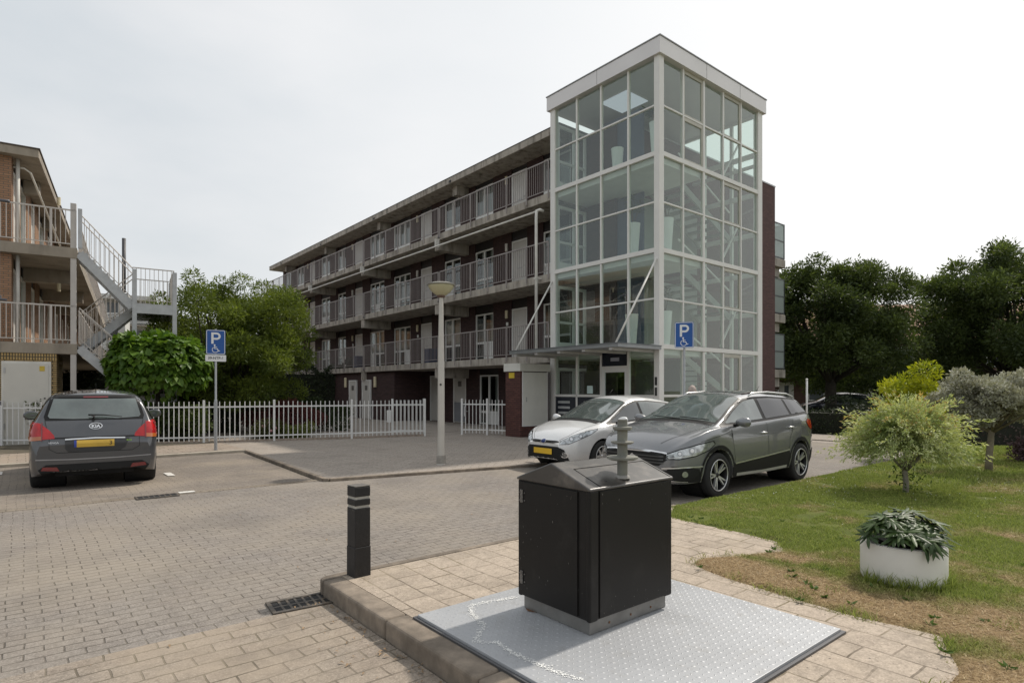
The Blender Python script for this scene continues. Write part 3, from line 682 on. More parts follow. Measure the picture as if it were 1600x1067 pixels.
# rear wall inside, with the doors through to the galleries
for z in (0.05, 2.88, 5.65, 8.43):
    pane(.12, 1.60, 4.44, 4.5, z, z+2.45).build('gallery_screen', winglass, tower)
    f = MB()
    for a, b_ in ((.2, .28), (.95, 1.05), (1.5, 1.6)): f.box(a, b_, 4.36, 4.43, z, z+2.3)
    f.box(.28, 1.5, 4.36, 4.43, z+2.2, z+2.3).box(.28, 1.5, 4.36, 4.43, z, z+.35).box(.28, 1.5, 4.36, 4.43, z+1.0, z+1.08)
    f.build('gallery_door', frame_m, tower)
    if z > 2: B(1.70, 1.76, 1.9, 3.75, z, z+2.45).build('lift_wall', M('lift_blue_grey', (.055,.075,.12), .5), tower); B(1.69, 1.698, 3.3, 4.2, z+.03, z+2.1).build('lift_door', frame_m if z < 3 else M('lift_door_paint', (.30,.30,.30), .5), tower)
    else: B(2.3, 2.36, .9, 4.3, z, z+2.5).build('lobby_wall', M('lobby_wall_paint', (.14,.14,.115), .7), tower); B(1.2, 1.25, 2.6, 4.2, z, z+2.2).build('lobby_partition', M('lobby_brown', (.10,.075,.06), .6), tower)
# entrance door with sign panel over it
ed = MB().box(.015, .09, 1.18, 1.28, .05, 2.25).box(.015, .09, 2.09, 2.19, .05, 2.25).box(.015, .09, 1.28, 2.09, 2.13, 2.25).box(.015, .09, 1.28, 2.09, .05, .3)
ed = ed.build('entrance_door', frame_m, tower, bevel=.005); pane(.045, .053, 1.28, 2.09, .3, 2.13).build('pane', glassmat('door_glass', (.45,.5,.52), 1.3), ed)
MB().tube([(.0, 1.24, .9), (-.05, 1.24, .9), (-.05, 1.24, 1.35), (.0, 1.24, 1.35)], .012).build('handle', galv, ed)
B(.0, .09, 1.175, 2.195, 2.25, 2.32).build('transom', tf, tower)
sp = B(.03, .06, 1.176, 2.194, 2.32, 2.76).build('sign_panel', M('sign_navy', (.012,.014,.028), .25), tower)
B(.022, .0295, 1.50, 1.84, 2.47, 2.58).build('name_plate', M('plate_grey', (.35,.36,.42), .5), sp)
# letter boxes under the window
lb = B(.02, .10, 2.27, 4.28, .30, 1.355).build('letter_boxes', M('letterbox_navy', (.02,.024,.035), .35), tower)
sm = M('slot_silver', (.55,.56,.57), .35, .5)
for i, u in enumerate((2.35, 3.05, 3.55)):
    for j in range(5):
        if i == 1 and j > 2: continue
        B(.008, .0195, u+.06, u+(.62 if i != 1 else .18), .42+j*.18, .50+j*.18).build('mail_slot', sm, lb, bevel=.004)
B(.03, .09, .19, 1.10, .30, 1.355).build('sill_panel', dark_m, tower)
B(.03, .04, 2.6, 2.84, 1.47, 1.72).build('notice', M('notice_paper', (.55,.68,.66), .8), tower)
for z in (1.42, 1.72): B(-.032, -.021, .055, .135, z, z+.24).build('intercom', M('intercom_black', (.03,.03,.03), .4), tower, bevel=.006)
B(.14, .20, -.03, -.021, .3, .5).build('conduit_box', tf, tower)
# canopy over the entrance, hung on two rods
cn = thing('entrance_canopy', 'flat grey steel canopy over the tower entrance hung from two pale rods', 'canopy', CL, TH)
cg = M('canopy_steel', (.27,.28,.29), .4, .4, vary=.1, vscale=3)
B(-1.9, -.03, -.1, 4.45, 2.73, 2.83).build('canopy_edge', cg, cn, bevel=.006)
B(-1.92, -.03, -.12, 4.47, 2.831, 2.85).build('canopy_top', M('canopy_top', (.16,.17,.18), .5, .3), cn)
for k in range(5): B(-1.85, -.05, .15+k*1.0, .27+k*1.0, 2.665, 2.729).build('rib', M('canopy_rib', (.48,.47,.46), .5), cn)
for a, b_ in (((-1.75, .1, 2.86), (-.03, .08, 5.35)), ((-1.75, 4.3, 2.86), (-.03, 4.42, 5.3))):
    r_ = MB().tube([a, b_], .028, 10).build('support_rod', pm, cn, smooth=True); MB().tube([a, (a[0], a[1], a[2]-.05)], .05, 10).build('rod_foot', galv, r_)
# downpipe beside the tower
MB().tube([(.12, 4.60, 2.5), (-.02, 4.60, 2.3), (-.02, 4.60, .05)], .045, 10).build('downpipe', M('pipe_grey', (.33,.33,.33), .5), tower, smooth=True)

# tall white plant pots standing behind the glass
potm = M('pot_white', (.72,.74,.72), .35, vary=.03)
def pot(v, u, z, label, plant, h=1.05, lean=0):
    t = thing('tall_planter', label, 'plant pot', W2(u, v, z+.03), TH, 'tall white pots behind the tower glass')
    MB().lathe([(.125,0),(.13,.02),(.20,h-.03),(.205,h),(.185,h),(.175,h-.06),(.0,h-.06)], n=28, cap=False).build('pot', potm, t, smooth='auto')
    if plant:
        V, F = [], []; rr = random.Random(int(v*100+u*10+z)); mb = MB(); lf = MB()
        for k in range(5):
            a = rr.random()*6.28; q = .12+.2*rr.random(); hz = h+.35+.5*rr.random()*plant
            pts = [(0,0,h-.07), (q*.4*math.cos(a), q*.4*math.sin(a), h+.25), (q*math.cos(a), q*math.sin(a), hz)]
            mb.tube(pts, [.012,.009,.005], 6)
            for j in range(26):
                tt = .35+.65*rr.random(); px = Vector(pts[1]).lerp(Vector(pts[2]), tt); b = rr.random()*6.28; L_ = .13+.14*rr.random(); dz = -.06+.12*rr.random()
                d = Vector((math.cos(b)*L_, math.sin(b)*L_, dz)); s_ = Vector((-math.sin(b), math.cos(b), 0))*.026
                lf.add([px, px+d*.5+s_, px+d, px+d*.5-s_], [(0,1,2,3)])
        mb.build('stem', M('stem_brown', (.10,.07,.04), .8), t, smooth=True); lf.build('foliage', leafmat('pot_leaf', (.03,.055,.015), (.07,.10,.03)), t)
    return t
pot(1.0, 2.4, 8.39, 'tall white pot without a plant behind the top storey glass left of the corner post', 0)
pot(.42, .42, 8.39, 'tall white pot half hidden behind the corner post on the top storey', .5)
pot(.47, 1.3, 5.61, 'tall white pot with a leafy plant on the second storey beside the corner post', 1.0)
pot(.80, .32, 5.61, 'tall white pot with a leafy plant on the second storey seen through the right-hand glass', .8)
pot(.5, 1.40, 2.84, 'tall white pot behind the canopy rod on the lowest glazed storey', .8)
pot(.72, .32, 2.84, 'tall white pot just right of the corner post above the canopy', .8)

# ------------------------------------------------------------------ brick meter cabinet
cb = thing('brick_cabinet', 'small brown brick cabinet with white door and white cap at the gate', 'cabinet', W2(4.40, -1.47, 0), TH)
cbk = brickmat('cabinet_brick', .21, .0625, ((.095,.040,.036),(.145,.062,.052),(.11,.048,.042)), (.045,.034,.03), .008, wall=True, bstr=.6)
wp = M('white_panel_paint', (.66,.65,.60), .5, vary=.05, dirt=(3,.6,.25), dirt_col=(.4,.36,.3))
B(0, 1.25, 0, .77, 0, 2.19).build('brick_body', cbk, cb)
B(-.05, 1.30, -.05, .82, 2.2, 2.46).build('cap', wp, cb, bevel=.01)
dr_ = MB().box(.10, 1.16, -.03, -.002, .42, 2.17).build('door', wp, cb, bevel=.004)
MB().box(.07, .10, -.035, -.001, .39, 2.19).box(1.16, 1.19, -.035, -.001, .39, 2.19).box(.10, 1.16, -.035, -.001, .39, .42).build('door_frame', frame_m, cb)
B(.22, .25, -.045, -.031, 1.2, 1.35).build('handle', galv, dr_)
B(-.012, -.001, .30, .58, 1.98, 2.16).build('warning_sign', M('sign_yellow', (.62,.45,.04), .5), cb)
# ------------------------------------------------------------------ flats on the left (own frame: x = out to the right, y = away)
LK = (-12.64, 17.3); LTH = math.atan2(.54, .84)
ybrick = brickmat('yellow_brick', .21, .0625, ((.36,.25,.11),(.48,.34,.16),(.40,.28,.13)), (.10,.085,.06), .011, wall=True, bstr=.8)
rbrick = brickmat('orange_brick', .21, .0625, ((.30,.17,.10),(.40,.23,.14),(.34,.19,.12)), (.16,.13,.10), .009, wall=True, bstr=.6)
lb_ = thing('yellow_brick_flats', 'yellow brick flats on the left with open concrete galleries and pale railings', 'apartment building', (LK[0], LK[1], 0), LTH)
lconc = M('left_concrete', (.30,.26,.21), .9, vary=.15, dirt=(1.8,.5,.6), dirt_col=(.13,.11,.09), stretch=(1,1,.4))
LZ = [2.92, 5.70]; LR = 8.12; LL = 34
for z in LZ: B(-2.6, 0, 0, LL, z-.30, z).build('gallery_slab', lconc, lb_, bevel=.01)
B(-8, -.87, -.05, LL, LR, LR+.24).build('roof', lconc, lb_, bevel=.015)
B(-8, -.84, -.08, LL, LR+.242, LR+.27).build('roof_edging', M('roof_edge_brown', (.10,.08,.065), .7), lb_)
B(-8, -2.15, .3, LL, LR+.27, LR+.9).build('parapet', rbrick, lb_)
B(-8, -2.2, .15, .6, 0, LZ[0]-.3).build('end_wall_ground', ybrick, lb_)
B(-2.2, -.48, .05, 1.9, 0, LZ[0]-.302).build('storage_block', ybrick, lb_)
for z0, z1 in ((LZ[0], LZ[1]-.3), (LZ[1], LR)):
    w_ = MB(); prev = .2
    for a, b in ((.55,1.45),(1.9,3.1),(4.2,5.2),(6.4,7.8),(9,10),(12,13.4),(15,16),(18,19.4),(22,23),(26,27.4)):
        w_.box(-1.75, -1.5, prev, a, z0, z1); prev = b
    w_.box(-1.75, -1.5, prev, LL, z0, z1); w_.build('gallery_wall', rbrick, lb_)
    for k, (a, b) in enumerate(((.55,1.45),(1.9,3.1),(4.2,5.2),(6.4,7.8),(9,10),(12,13.4),(15,16),(18,19.4),(22,23),(26,27.4))):
        f = MB().box(-1.62, -1.52, a, a+.07, z0, z0+2.15).box(-1.62, -1.52, b-.07, b, z0, z0+2.15).box(-1.62, -1.52, a+.07, b-.07, z0+2.08, z0+2.15)
        f = f.build('window_frame' if k % 2 else 'door_frame', frame_m, lb_)
        if k % 2: B(-1.6, -1.594, a+.07, b-.07, z0+.1, z0+2.08).build('pane', winglass, f)
        else: B(-1.61, -1.57, a+.07, b-.07, z0+.02, z0+2.08).build('door', door_m, f)
        B(-1.62, -1.55, a, b, z0+2.15, z1).build('transom_panel', dark_m, lb_)
    B(-8, -1.9, .25, LL, z0, z1-.002).build('interior', dark_m, lb_)
    for u in (2.4, 7.2, 12, 16.8, 21.6): B(-1.5, -.25 if z1 < 8 else -1.1, u, u+.35, z1-.42, z1-.003).build('cantilever_beam', lconc, lb_, bevel=.01)
    for u in (2.2, 6.8): MB().tube([(-.6, u, z1-.45), (-.6, u, z1-.70)], .05, 8).build('gallery_lamp', cream_m, lb_)
    MB().tube([(-1.38, .35, z0), (-1.38, .35, z1)], .05, 8).build('downpipe', M('pipe_pale', (.5,.48,.44), .5), lb_, smooth=True)
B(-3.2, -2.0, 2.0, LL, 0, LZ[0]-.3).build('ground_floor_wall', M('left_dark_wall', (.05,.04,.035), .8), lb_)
lrail = M('left_rail', (.50,.46,.42), .5)
for z in LZ:
    r_ = MB(); # short end and long side
    r_.box(-2.6, -.02, .02, .055, z+1.07, z+1.11).box(-2.6, -.02, .025, .05, z+.10, z+.125)
    x = -2.55
    while x < -.05: r_.box(x-.009, x+.009, .028, .046, z+.125, z+1.07); x += .12
    for x in (-1.35, -.6): r_.box(x-.02, x+.02, .02, .06, z-.1, z+1.07)
    r_.build('end_railing', lrail, lb_)
    r_ = MB(); r_.box(-.055, -.02, 1.25, LL, z+1.07, z+1.11).box(-.05, -.025, 1.25, LL, z+.10, z+.125)
    y = 1.3
    while y < 26: r_.box(-.046, -.028, y-.009, y+.009, z+.125, z+1.07); y += .13
    r_.build('side_railing', lrail, lb_)
B(-.16, -.02, .02, .16, 0, 7.0).build('column', M('column_paint', (.46,.43,.40), .5, vary=.08), lb_, bevel=.006)
# pale conduit that bends under the roof
MB().tube([(-2.3, .6, LR-.18), (-1.25, .5, LR-.20), (-1.12, .6, LR-.28), (-.5, 4.6, 5.85)], .028, 8).build('conduit', M('conduit_pale', (.62,.60,.55), .5), lb_, smooth=True)
# white door of the store room
d = MB().box(-1.69, -.60, -.01, .048, .05, 2.39).build('door_frame', M('left_door_frame', (.60,.585,.54), .5), lb_)
dd_ = B(-1.63, -.66, -.03, -.011, .06, 2.33).build('door', M('left_door', (.56,.54,.49), .5, vary=.04), lb_)
B(-.86, -.74, -.036, -.031, 2.12, 2.26).build('notice', M('notice_yellow', (.55,.40,.05), .6), dd_)
MB().lathe([(.02,-.06),(.02,-.031)], (-.74, 0, 1.35), 10, 'y').build('knob', dark_m, dd_)
for z in (.5, 2.05): B(-1.635, -1.60, -.045, -.031, z, z+.16).build('hinge', galv, dd_)
MB().box(-2.2,-.48,.02,.049,2.43,2.615).build('soldier_course', brickmat('soldier_brick', .0625, .21, ((.38,.26,.11),(.5,.35,.16)), (.08,.07,.05), .012, wall=True, off=0), lb_)
# dark drain pole in front at the picture's left
dp = thing('drain_pole', 'dark grey drainpipe with collar at the far left beside the yellow brick flats', 'pipe', (-13.12, 15.15, 0), 0)
gp = M('drain_dark', (.10,.10,.115), .45, .3)
MB().tube([(0,0,0),(0,0,6.35)], .066, 14).build('pipe', gp, dp, smooth=True)
MB().tube([(0,0,6.3),(.05,0,6.42),(.28,.05,6.40)], .04, 8).build('collar', gp, dp, smooth=True)
for z in (1.2, 3.9): MB().tube([(0,0,z),(0,0,z+.1)], .095, 14).build('joint', gp, dp, smooth='auto')
MB().tube([(0,0,3.9),(.25,0,3.88)], .03, 8).build('bracket', gp, dp)
# ------------------------------------------------------------------ steel fire stair
fs = thing('fire_stair', 'galvanised steel outside stair zigzagging down from the galleries of the left flats', 'stair', (LK[0], LK[1], 0), LTH)
fsm = M('stair_galvanised', (.42,.425,.43), .5, .35, vary=.12, vscale=5)
def flight(x0, z0, x1, z1, y0, y1, top=0):
    st = MB()
    for y in (y0, y1): st.bar((x0, y, z0-.12), (x1, y, z1-.12), .05, .25)
    st.build('stringer', fsm, fs)
    t_ = MB(); n = 8
    for k in range(n):
        t = (k+.5)/n; x = x0+(x1-x0)*t; z = z0+(z1-z0)*t; t_.box(x-.12, x+.12, y0, y1, z-.02, z+.015)
    t_.build('treads', fsm, fs)
    h = MB()
    for y in (y0-.03, y1+.03):
        h.tube([(x0, y, z0+1.05), (x1, y, z1+1.05)], .018, 6); h.tube([(x0, y, z0+.15), (x1, y, z1+.15)], .012, 6)
        n = 11
        for k in range(n+1):
            t = k/n; x = x0+(x1-x0)*t; z = z0+(z1-z0)*t; h.tube([(x, y, z+.02), (x, y, z+1.05)], .009, 5)
    h.build('handrail', lrail, fs)
flight(.05, 5.68, 1.36, 4.22, .05, 1.0)
flight(1.36, 4.22, .05, 2.92, 1.15, 2.1)
flight(.05, 2.92, 1.5, 1.45, .05, 1.0)
flight(1.5, 1.45, .2, .1, 1.15, 2.1)
for x0, x1, z in ((1.36, 2.42, 4.2), (1.5, 2.42, 1.45)):
    B(x0, x1, .02, 2.15, z-.06, z).build('landing', fsm, fs)
    MB().box(x0, x1, -.03, .019, z-.28, z+.02).box(x0, x1, 2.151, 2.2, z-.28, z+.02).box(x1+.001, x1+.05, -.03, 2.2, z-.28, z+.02).build('landing_edge', fsm, fs)
    h = MB()
    for y in (0, 2.17):
        h.box(x0, x1, y-.015, y+.015, z+1.08, z+1.11).box(x0, x1, y-.01, y+.01, z+.12, z+.14)
        x = x0+.1
        while x < x1: h.box(x-.008, x+.008, y-.008, y+.008, z+.02, z+1.08); x += .115
    h.box(x1+.01, x1+.04, 0, 2.17, z+1.08, z+1.11)
    y = .1
    while y < 2.1: h.box(x1+.017, x1+.033, y-.008, y+.008, z+.02, z+1.08); y += .12
    h.build('landing_railing', lrail, fs)
for x, y in ((1.40, -.04), (2.46, -.04), (1.40, 2.1), (2.46, 2.1)):
    B(x-.05, x+.07, y, y+.12, 0, 5.25 if x > 2 or y < 0 else 4.3).build('post', fsm, fs, bevel=.005)
B(.02, .12, -.04, .06, 5.7, 6.85).build('gate_post', fsm, fs)

# ------------------------------------------------------------------ white picket fence (steel bars) and gate
wf = M('fence_white', (.66,.655,.64), .4, vary=.05, dirt=(5,.6,.3), dirt_col=(.35,.3,.25))
FP = [(-17.0,15.85),(-13.98,16.30),(-11.4,16.75),(-8.93,17.25),(-7.24,18.12),(-5.12,19.0),(-2.95,20.1)]
fence = thing('picket_fence', 'long white steel bar fence with rounded pickets in front of the gardens', 'fence', (FP[0][0], FP[0][1], .05))
fo = Vector((FP[0][0], FP[0][1], .05))
def picket_run(a, b, parent, o, z0=0, h=1.2, post=(True, True), n=None, gate=False):
    a = Vector((a[0], a[1], z0)); b = Vector((b[0], b[1], z0)); o = Vector((o[0], o[1], z0)); a -= o; b -= o; d = b-a; Ln = d.length; d.normalize()
    mb = MB(); mb.bar(a+Vector((0,0,.16)), b+Vector((0,0,.16)), .025, .04); mb.bar(a+Vector((0,0,h-.16)), b+Vector((0,0,h-.16)), .025, .04)
    n = n or max(2, round(Ln/.135))
    for k in range(1, n):
        p_ = a+d*(Ln*k/n)
        mb.tube([p_+Vector((0,0,.04)), p_+Vector((0,0,h-.02)), p_+Vector((0,0,h))], [.0135,.0135,.004], 7)
    mb.build('bar_panel', wf, parent)
    for ok_, p_ in zip(post, (a, b)):
        if ok_:
            q = MB(); q.T = Matrix.Translation(p_) @ Matrix.Rotation(math.atan2(d.y, d.x), 4, 'Z'); q.box(-.032,.032,-.032,.032,-.05,h+.04); q.build('post', wf, parent, bevel=.006)
for i in range(len(FP)-1):
    picket_run(FP[i], FP[i+1], fence, fo, post=(True, i == len(FP)-2))
# low brick plinth below the fence
pl = MB(); 
for i in range(2, len(FP)-1):
    a = Vector((FP[i][0]-fo.x, FP[i][1]-fo.y+.03, -.01)); b = Vector((FP[i+1][0]-fo.x, FP[i+1][1]-fo.y+.03, -.01)); pl.bar(a, b, .10, .12)
pl.build('plinth', M('plinth_brick', (.27,.22,.18), .9, vary=.3, vscale=12), fence)
gA = (-2.95, 20.1); gB = (-2.35, 19.75)
ga_ = thing('open_gate_leaf', 'white barred gate leaf standing open against the end of the long fence', 'gate', (-4.0, 19.85, .05), 0, 'white garden gates')
picket_run((-4.05, 20.15), (-3.0, 20.25), ga_, (-4.0, 19.85), post=(True, True))
B(-.22, -.08, .2, .42, .45, .85).build('lock_box', wf, ga_)
gb_ = thing('gate', 'short white barred gate with handle between lamp post and brick cabinet', 'gate', (-1.74, 20.7, .05), 0, 'white garden gates')
picket_run((-1.74, 20.7), (-.86, 20.55), gb_, (-1.74, 20.7), post=(True, True))
B(.07, .13, -.06, -.02, .62, .98).build('lock_plate', galv, gb_, bevel=.004)
MB().tube([(.1,-.06,.8),(.1,-.11,.8),(.2,-.11,.8)], .01).build('handle', galv, gb_)
gc_ = thing('fence_end', 'short white barred fence panel joined to the brick cabinet', 'fence', (-.86, 20.55, .05), 0)
picket_run((-.80, 20.54), (-.22, 20.2), gc_, (-.86, 20.55), post=(False, False))

# ------------------------------------------------------------------ street lamp
lp = thing('street_lamp', 'tapered pale street lamp with shallow bowl shade in the plaza', 'street lamp', (-1.48, 12.43, .03))
lm = M('lamp_post_paint', (.50,.475,.43), .5, .1, vary=.08, vscale=2, dirt=(3,.55,.3), dirt_col=(.28,.25,.2))
MB().lathe([(.10,0),(.10,.02),(.095,.03),(.076,.05),(.070,2.0),(.043,3.50)], n=24).build('pole', lm, lp, smooth='auto')
MB().lathe([(.098,0),(.098,.18),(.092,.195),(.07,.20)], n=24).build('base_collar', M('collar_grey', (.27,.25,.22), .7, vary=.2, vscale=10), lp, smooth='auto')
B(-.02,.02,-.080,-.065,1.65,1.69).build('bolt', dark_m, lp)
m, n, l, o_ = newmat('lamp_bowl'); p = principled(n, (.66,.62,.42), .25, spec=.5); p.inputs['Transmission Weight'].default_value = .0
tr_ = n.new('ShaderNodeBsdfTranslucent'); tr_.inputs[0].default_value = (.8,.76,.52,1); ms = n.new('ShaderNodeMixShader'); ms.inputs[0].default_value = .35
l.new(p.outputs[0], ms.inputs[1]); l.new(tr_.outputs[0], ms.inputs[2]); l.new(ms.outputs[0], o_.inputs[0])
MB().lathe([(.07,3.52),(.12,3.545),(.20,3.61),(.262,3.70),(.272,3.735),(.262,3.735),(.19,3.63),(.05,3.56)], n=40, cap=False).build('bowl', m, lp, smooth=True)
MB().lathe([(.290,3.735),(.292,3.755),(.20,3.79),(.0,3.80)], n=40).build('lid', M('lamp_lid', (.22,.21,.18), .5, .3), lp, smooth='auto')
MB().lathe([(.062,3.48),(.085,3.50),(.085,3.53),(.06,3.55)], n=24).build('neck', M('neck_brown', (.12,.07,.05), .6), lp, smooth='auto')

# ------------------------------------------------------------------ parking signs
sb = M('sign_blue', (.006,.075,.30), .35, vary=.04); sw = M('sign_white', (.72,.72,.72), .4, vary=.03); pgal = M('pole_galv', (.36,.37,.38), .45, .5, vary=.1, vscale=6)
def disc_poly(cx, cz, r, n=20): return [(cx+r*math.cos(2*PI*k/n), cz+r*math.sin(2*PI*k/n)) for k in range(n)]
def rrect(w, h, r, n=5):
    return [(sx*(w/2-r)+r*math.cos(a), sz*(h/2-r)+r*math.sin(a)) for sx, sz, a0 in ((1,1,0),(-1,1,90),(-1,-1,180),(1,-1,270)) for a in [rad(a0+90*k/n) for k in range(n+1)]]
def plate_xz(mb, poly, y0, y1):
    n = len(poly); mb.add([(x, y0, z) for x, z in poly]+[(x, y1, z) for x, z in poly], [tuple(range(n)), tuple(range(2*n-1, n-1, -1))]+[(i, n+i, n+(i+1) % n, (i+1) % n) for i in range(n)]); return mb
def stroke(mb, pts, w, y0, y1, closed=False):
    """flat ribbon along a 2D polyline in the xz plane"""
    P = [Vector((a, b)) for a, b in pts]; n = len(P); L_, R_ = [], []
    for i in range(n):
        a = P[i-1] if (i or closed) else P[i]; b = P[(i+1) % n] if (i < n-1 or closed) else P[i]
        d = (b-a).normalized(); q = Vector((-d.y, d.x))*w/2; L_.append(P[i]+q); R_.append(P[i]-q)
    rng = range(n if closed else n-1)
    for i in rng:
        j = (i+1) % n; plate_xz(mb, [(R_[i].x, R_[i].y), (R_[j].x, R_[j].y), (L_[j].x, L_[j].y), (L_[i].x, L_[i].y)], y0, y1)
def parking_sign(loc, rz, h, zc, label, sub=None):
    """face towards local -y"""
    t = thing('parking_sign', label, 'road sign', loc, rz, 'blue parking signs')
    pw, ph = .44, .62
    MB().lathe([(.038,0),(.038,1.25),(.036,1.30),(.026,1.33),(.026,h)], n=16).build('pole', pgal, t, smooth='auto')
    b = MB(); plate_xz(b, rrect(pw, ph, .04), -.040, -.030); b.T = None
    pb = b.build('sign_board', sb, t, loc=(0, 0, zc))
    w = MB(); 
    stroke(w, rrect(pw-.03, ph-.03, .03), .013, -.0425, -.0402, True)
    # letter P
    stroke(w, [(-.075, -.04), (-.075, .245)], .052, -.0425, -.0402)
    stroke(w, [(-.10, .22), (.02, .22)]+[(.02+.068*math.sin(rad(a)), .152+.068*math.cos(rad(a))) for a in range(20, 171, 15)]+[(.02, .084), (-.10, .084)], .048, -.0428, -.0401)
    # wheelchair
    plate_xz(w, disc_poly(-.025, -.075, .021), -.0425, -.0402)
    stroke(w, [(-.025, -.095), (-.022, -.165), (.035, -.165), (.065, -.225), (.095, -.215)], .020, -.0425, -.0402)
    stroke(w, [(-.022, -.125), (.03, -.125)], .015, -.0423, -.0403)
    stroke(w, [(-.045+.0, -.135)]+[(-.012+.068*math.cos(rad(a)), -.192+.068*math.sin(rad(a))) for a in range(125, 345, 15)], .014, -.0424, -.0404)
    w.build('lettering', sw, pb)
    B(-.06, .06, -.03, -.022, zc+.16, zc+.20).build('clamp', pgal, t); B(-.06, .06, -.03, -.022, zc-.2, zc-.16).build('clamp', pgal, t)
    if sub:
        s = plate_xz(MB(), rrect(.47, .165, .012), -.040, -.030).build('number_plate', sw, t, loc=(0, 0, zc-ph/2-.095))
        text(sub, .088, 'number', M('ink', (.03,.03,.03), .6), s, (0, -.041, 0), (rad(90), 0, 0), .0008, bold=.002)
    return t
parking_sign((-7.51, 15.09, .03), rad(26), 3.1, 2.765, 'blue disabled parking sign with white number plate on a grey pole by the fence', '39-NTP-6')
parking_sign((4.14, 14.3, .02), rad(-20), 3.2, 2.885, 'blue disabled parking sign rising behind the two parked cars')

# ------------------------------------------------------------------ bollard
bo = thing('bollard', 'black square wooden bollard with two white grooves at the kerb corner', 'bollard', W2(-6.02, -11.98, .115), TH+rad(3))
bm = M('bollard_black', (.012,.011,.011), .6, vary=.3, vscale=12, dirt=(22,.66,.8), dirt_col=(.30,.28,.24), bmp=.3, bscale=40)
q = MB()
for z0, z1, w in ((-.1,.24,.0695),(.24,.545,.067),(.565,.615,.067),(.635,.71,.067)): q.box(-w,w,-w,w,z0,z1)
q.build('post', bm, bo, bevel=.006)
B(-.066,.066,-.066,.066,.711,.720).build('cap', M('bollard_top', (.12,.11,.10), .8, vary=.3, vscale=20), bo, bevel=.003)
gw = M('groove_white', (.36,.345,.31), .7, vary=.15, vscale=15)
for z in (.545, .615): B(-.061,.061,-.061,.061,z-.001,z+.021).build('white_groove', gw, bo)

# ------------------------------------------------------------------ steel lid plate and underground container inlet
PT = thing('cover_plate', 'galvanised chequered steel plate around the black waste inlet', 'ground plate', W2(-8.94, -12.09, .12), TH)
pg = M('chequer_steel', (.385,.395,.41), .48, .22, vary=.10, vscale=2.2, dirt=(9,.54,.35), dirt_col=(.25,.235,.21))
pw, pd = 1.86, 1.82
B(0, pw, 0, pd, -.05, .030).build('plate', pg, PT, bevel=.003)
nx2, ny2 = int(pw/.042), int(pd/.042)
ii, jj = np.meshgrid(np.arange(nx2), np.arange(ny2), indexing='ij'); ii = ii.ravel(); jj = jj.ravel()
cxp = .03+ii*.042; cyp = .03+jj*.042; an = np.where((ii+jj) % 2 == 0, PI/4, -PI/4)
la, lb2 = .015, .005
dx = np.stack([np.cos(an), np.sin(an)], -1); dy = np.stack([-np.sin(an), np.cos(an)], -1); cc = np.stack([cxp, cyp], -1)
Vt = np.concatenate([np.stack([cc+dx*la, cc+dy*lb2, cc-dx*la, cc-dy*lb2], 1), np.stack([cc+dx*la*.4, cc-dx*la*.4], 1)], 1)
Zt = np.array([.0302]*4+[.0331]*2)
Vt = np.concatenate([Vt, np.broadcast_to(Zt[None,:,None], (len(cc), 6, 1))], -1)
Fq = (np.arange(len(cc))[:,None,None]*6+np.array([[0,1,4],[1,2,5],[2,3,5],[3,0,4]])[None]).reshape(-1,3)
Fq2 = (np.arange(len(cc))[:,None,None]*6+np.array([[1,5,4],[3,4,5]])[None]).reshape(-1,3)
tread = npmesh('tread_pattern', Vt.reshape(-1,3), np.concatenate([Fq, Fq2]), pg, PT, nv=3); tread['kind'] = 'stuff'
rim = M('rim_dark', (.10,.10,.105), .5, .4)
MB().box(-.022,-.002,-.022,pd+.022,-.05,.014).box(pw+.002,pw+.022,-.022,pd+.022,-.05,.014).box(-.002,pw+.002,-.022,-.002,-.05,.014).box(-.002,pw+.002,pd+.002,pd+.022,-.05,.014).build('rim', rim, PT)
# spilled white paint
sp_ = []
rr = random.Random(11); pts = [(808,932),(770,938),(735,945),(738,960),(757,976),(748,990),(742,1002),(777,1003),(790,1012),(806,1022),(834,1034),(860,1045),(907,1062)]
def onplate(px, py):
    d_ = 930*(EYE-.153)/(py-609); x_ = (px-800)/930*d_; rx, ry = x_-CO[0], d_-CO[1]
    u = -math.sin(TH)*rx+math.cos(TH)*ry; v = math.cos(TH)*rx+math.sin(TH)*ry; return v+12.09, u+8.94
sm_ = MB()
for (a, b) in zip(pts[:-1], pts[1:]):
    A_ = Vector(onplate(*a)); B_ = Vector(onplate(*b)); ln = (B_-A_).length
    for k in range(int(ln/.0008)):
        c_ = A_.lerp(B_, rr.random())+Vector((rr.gauss(0,.012), rr.gauss(0,.012))); r_ = .0009+.0045*rr.random()**3; n_ = 7; a0 = rr.random()*6
        sm_.sheet([(c_.x+r_*(.6+.8*rr.random())*math.cos(a0+6.28*j/n_), c_.y+r_*(.6+.8*rr.random())*math.sin(a0+6.28*j/n_)) for j in range(n_)], .0334+.0004*rr.random())
sm_.build('paint_splash', M('splash_white', (.74,.74,.72), .7), PT)

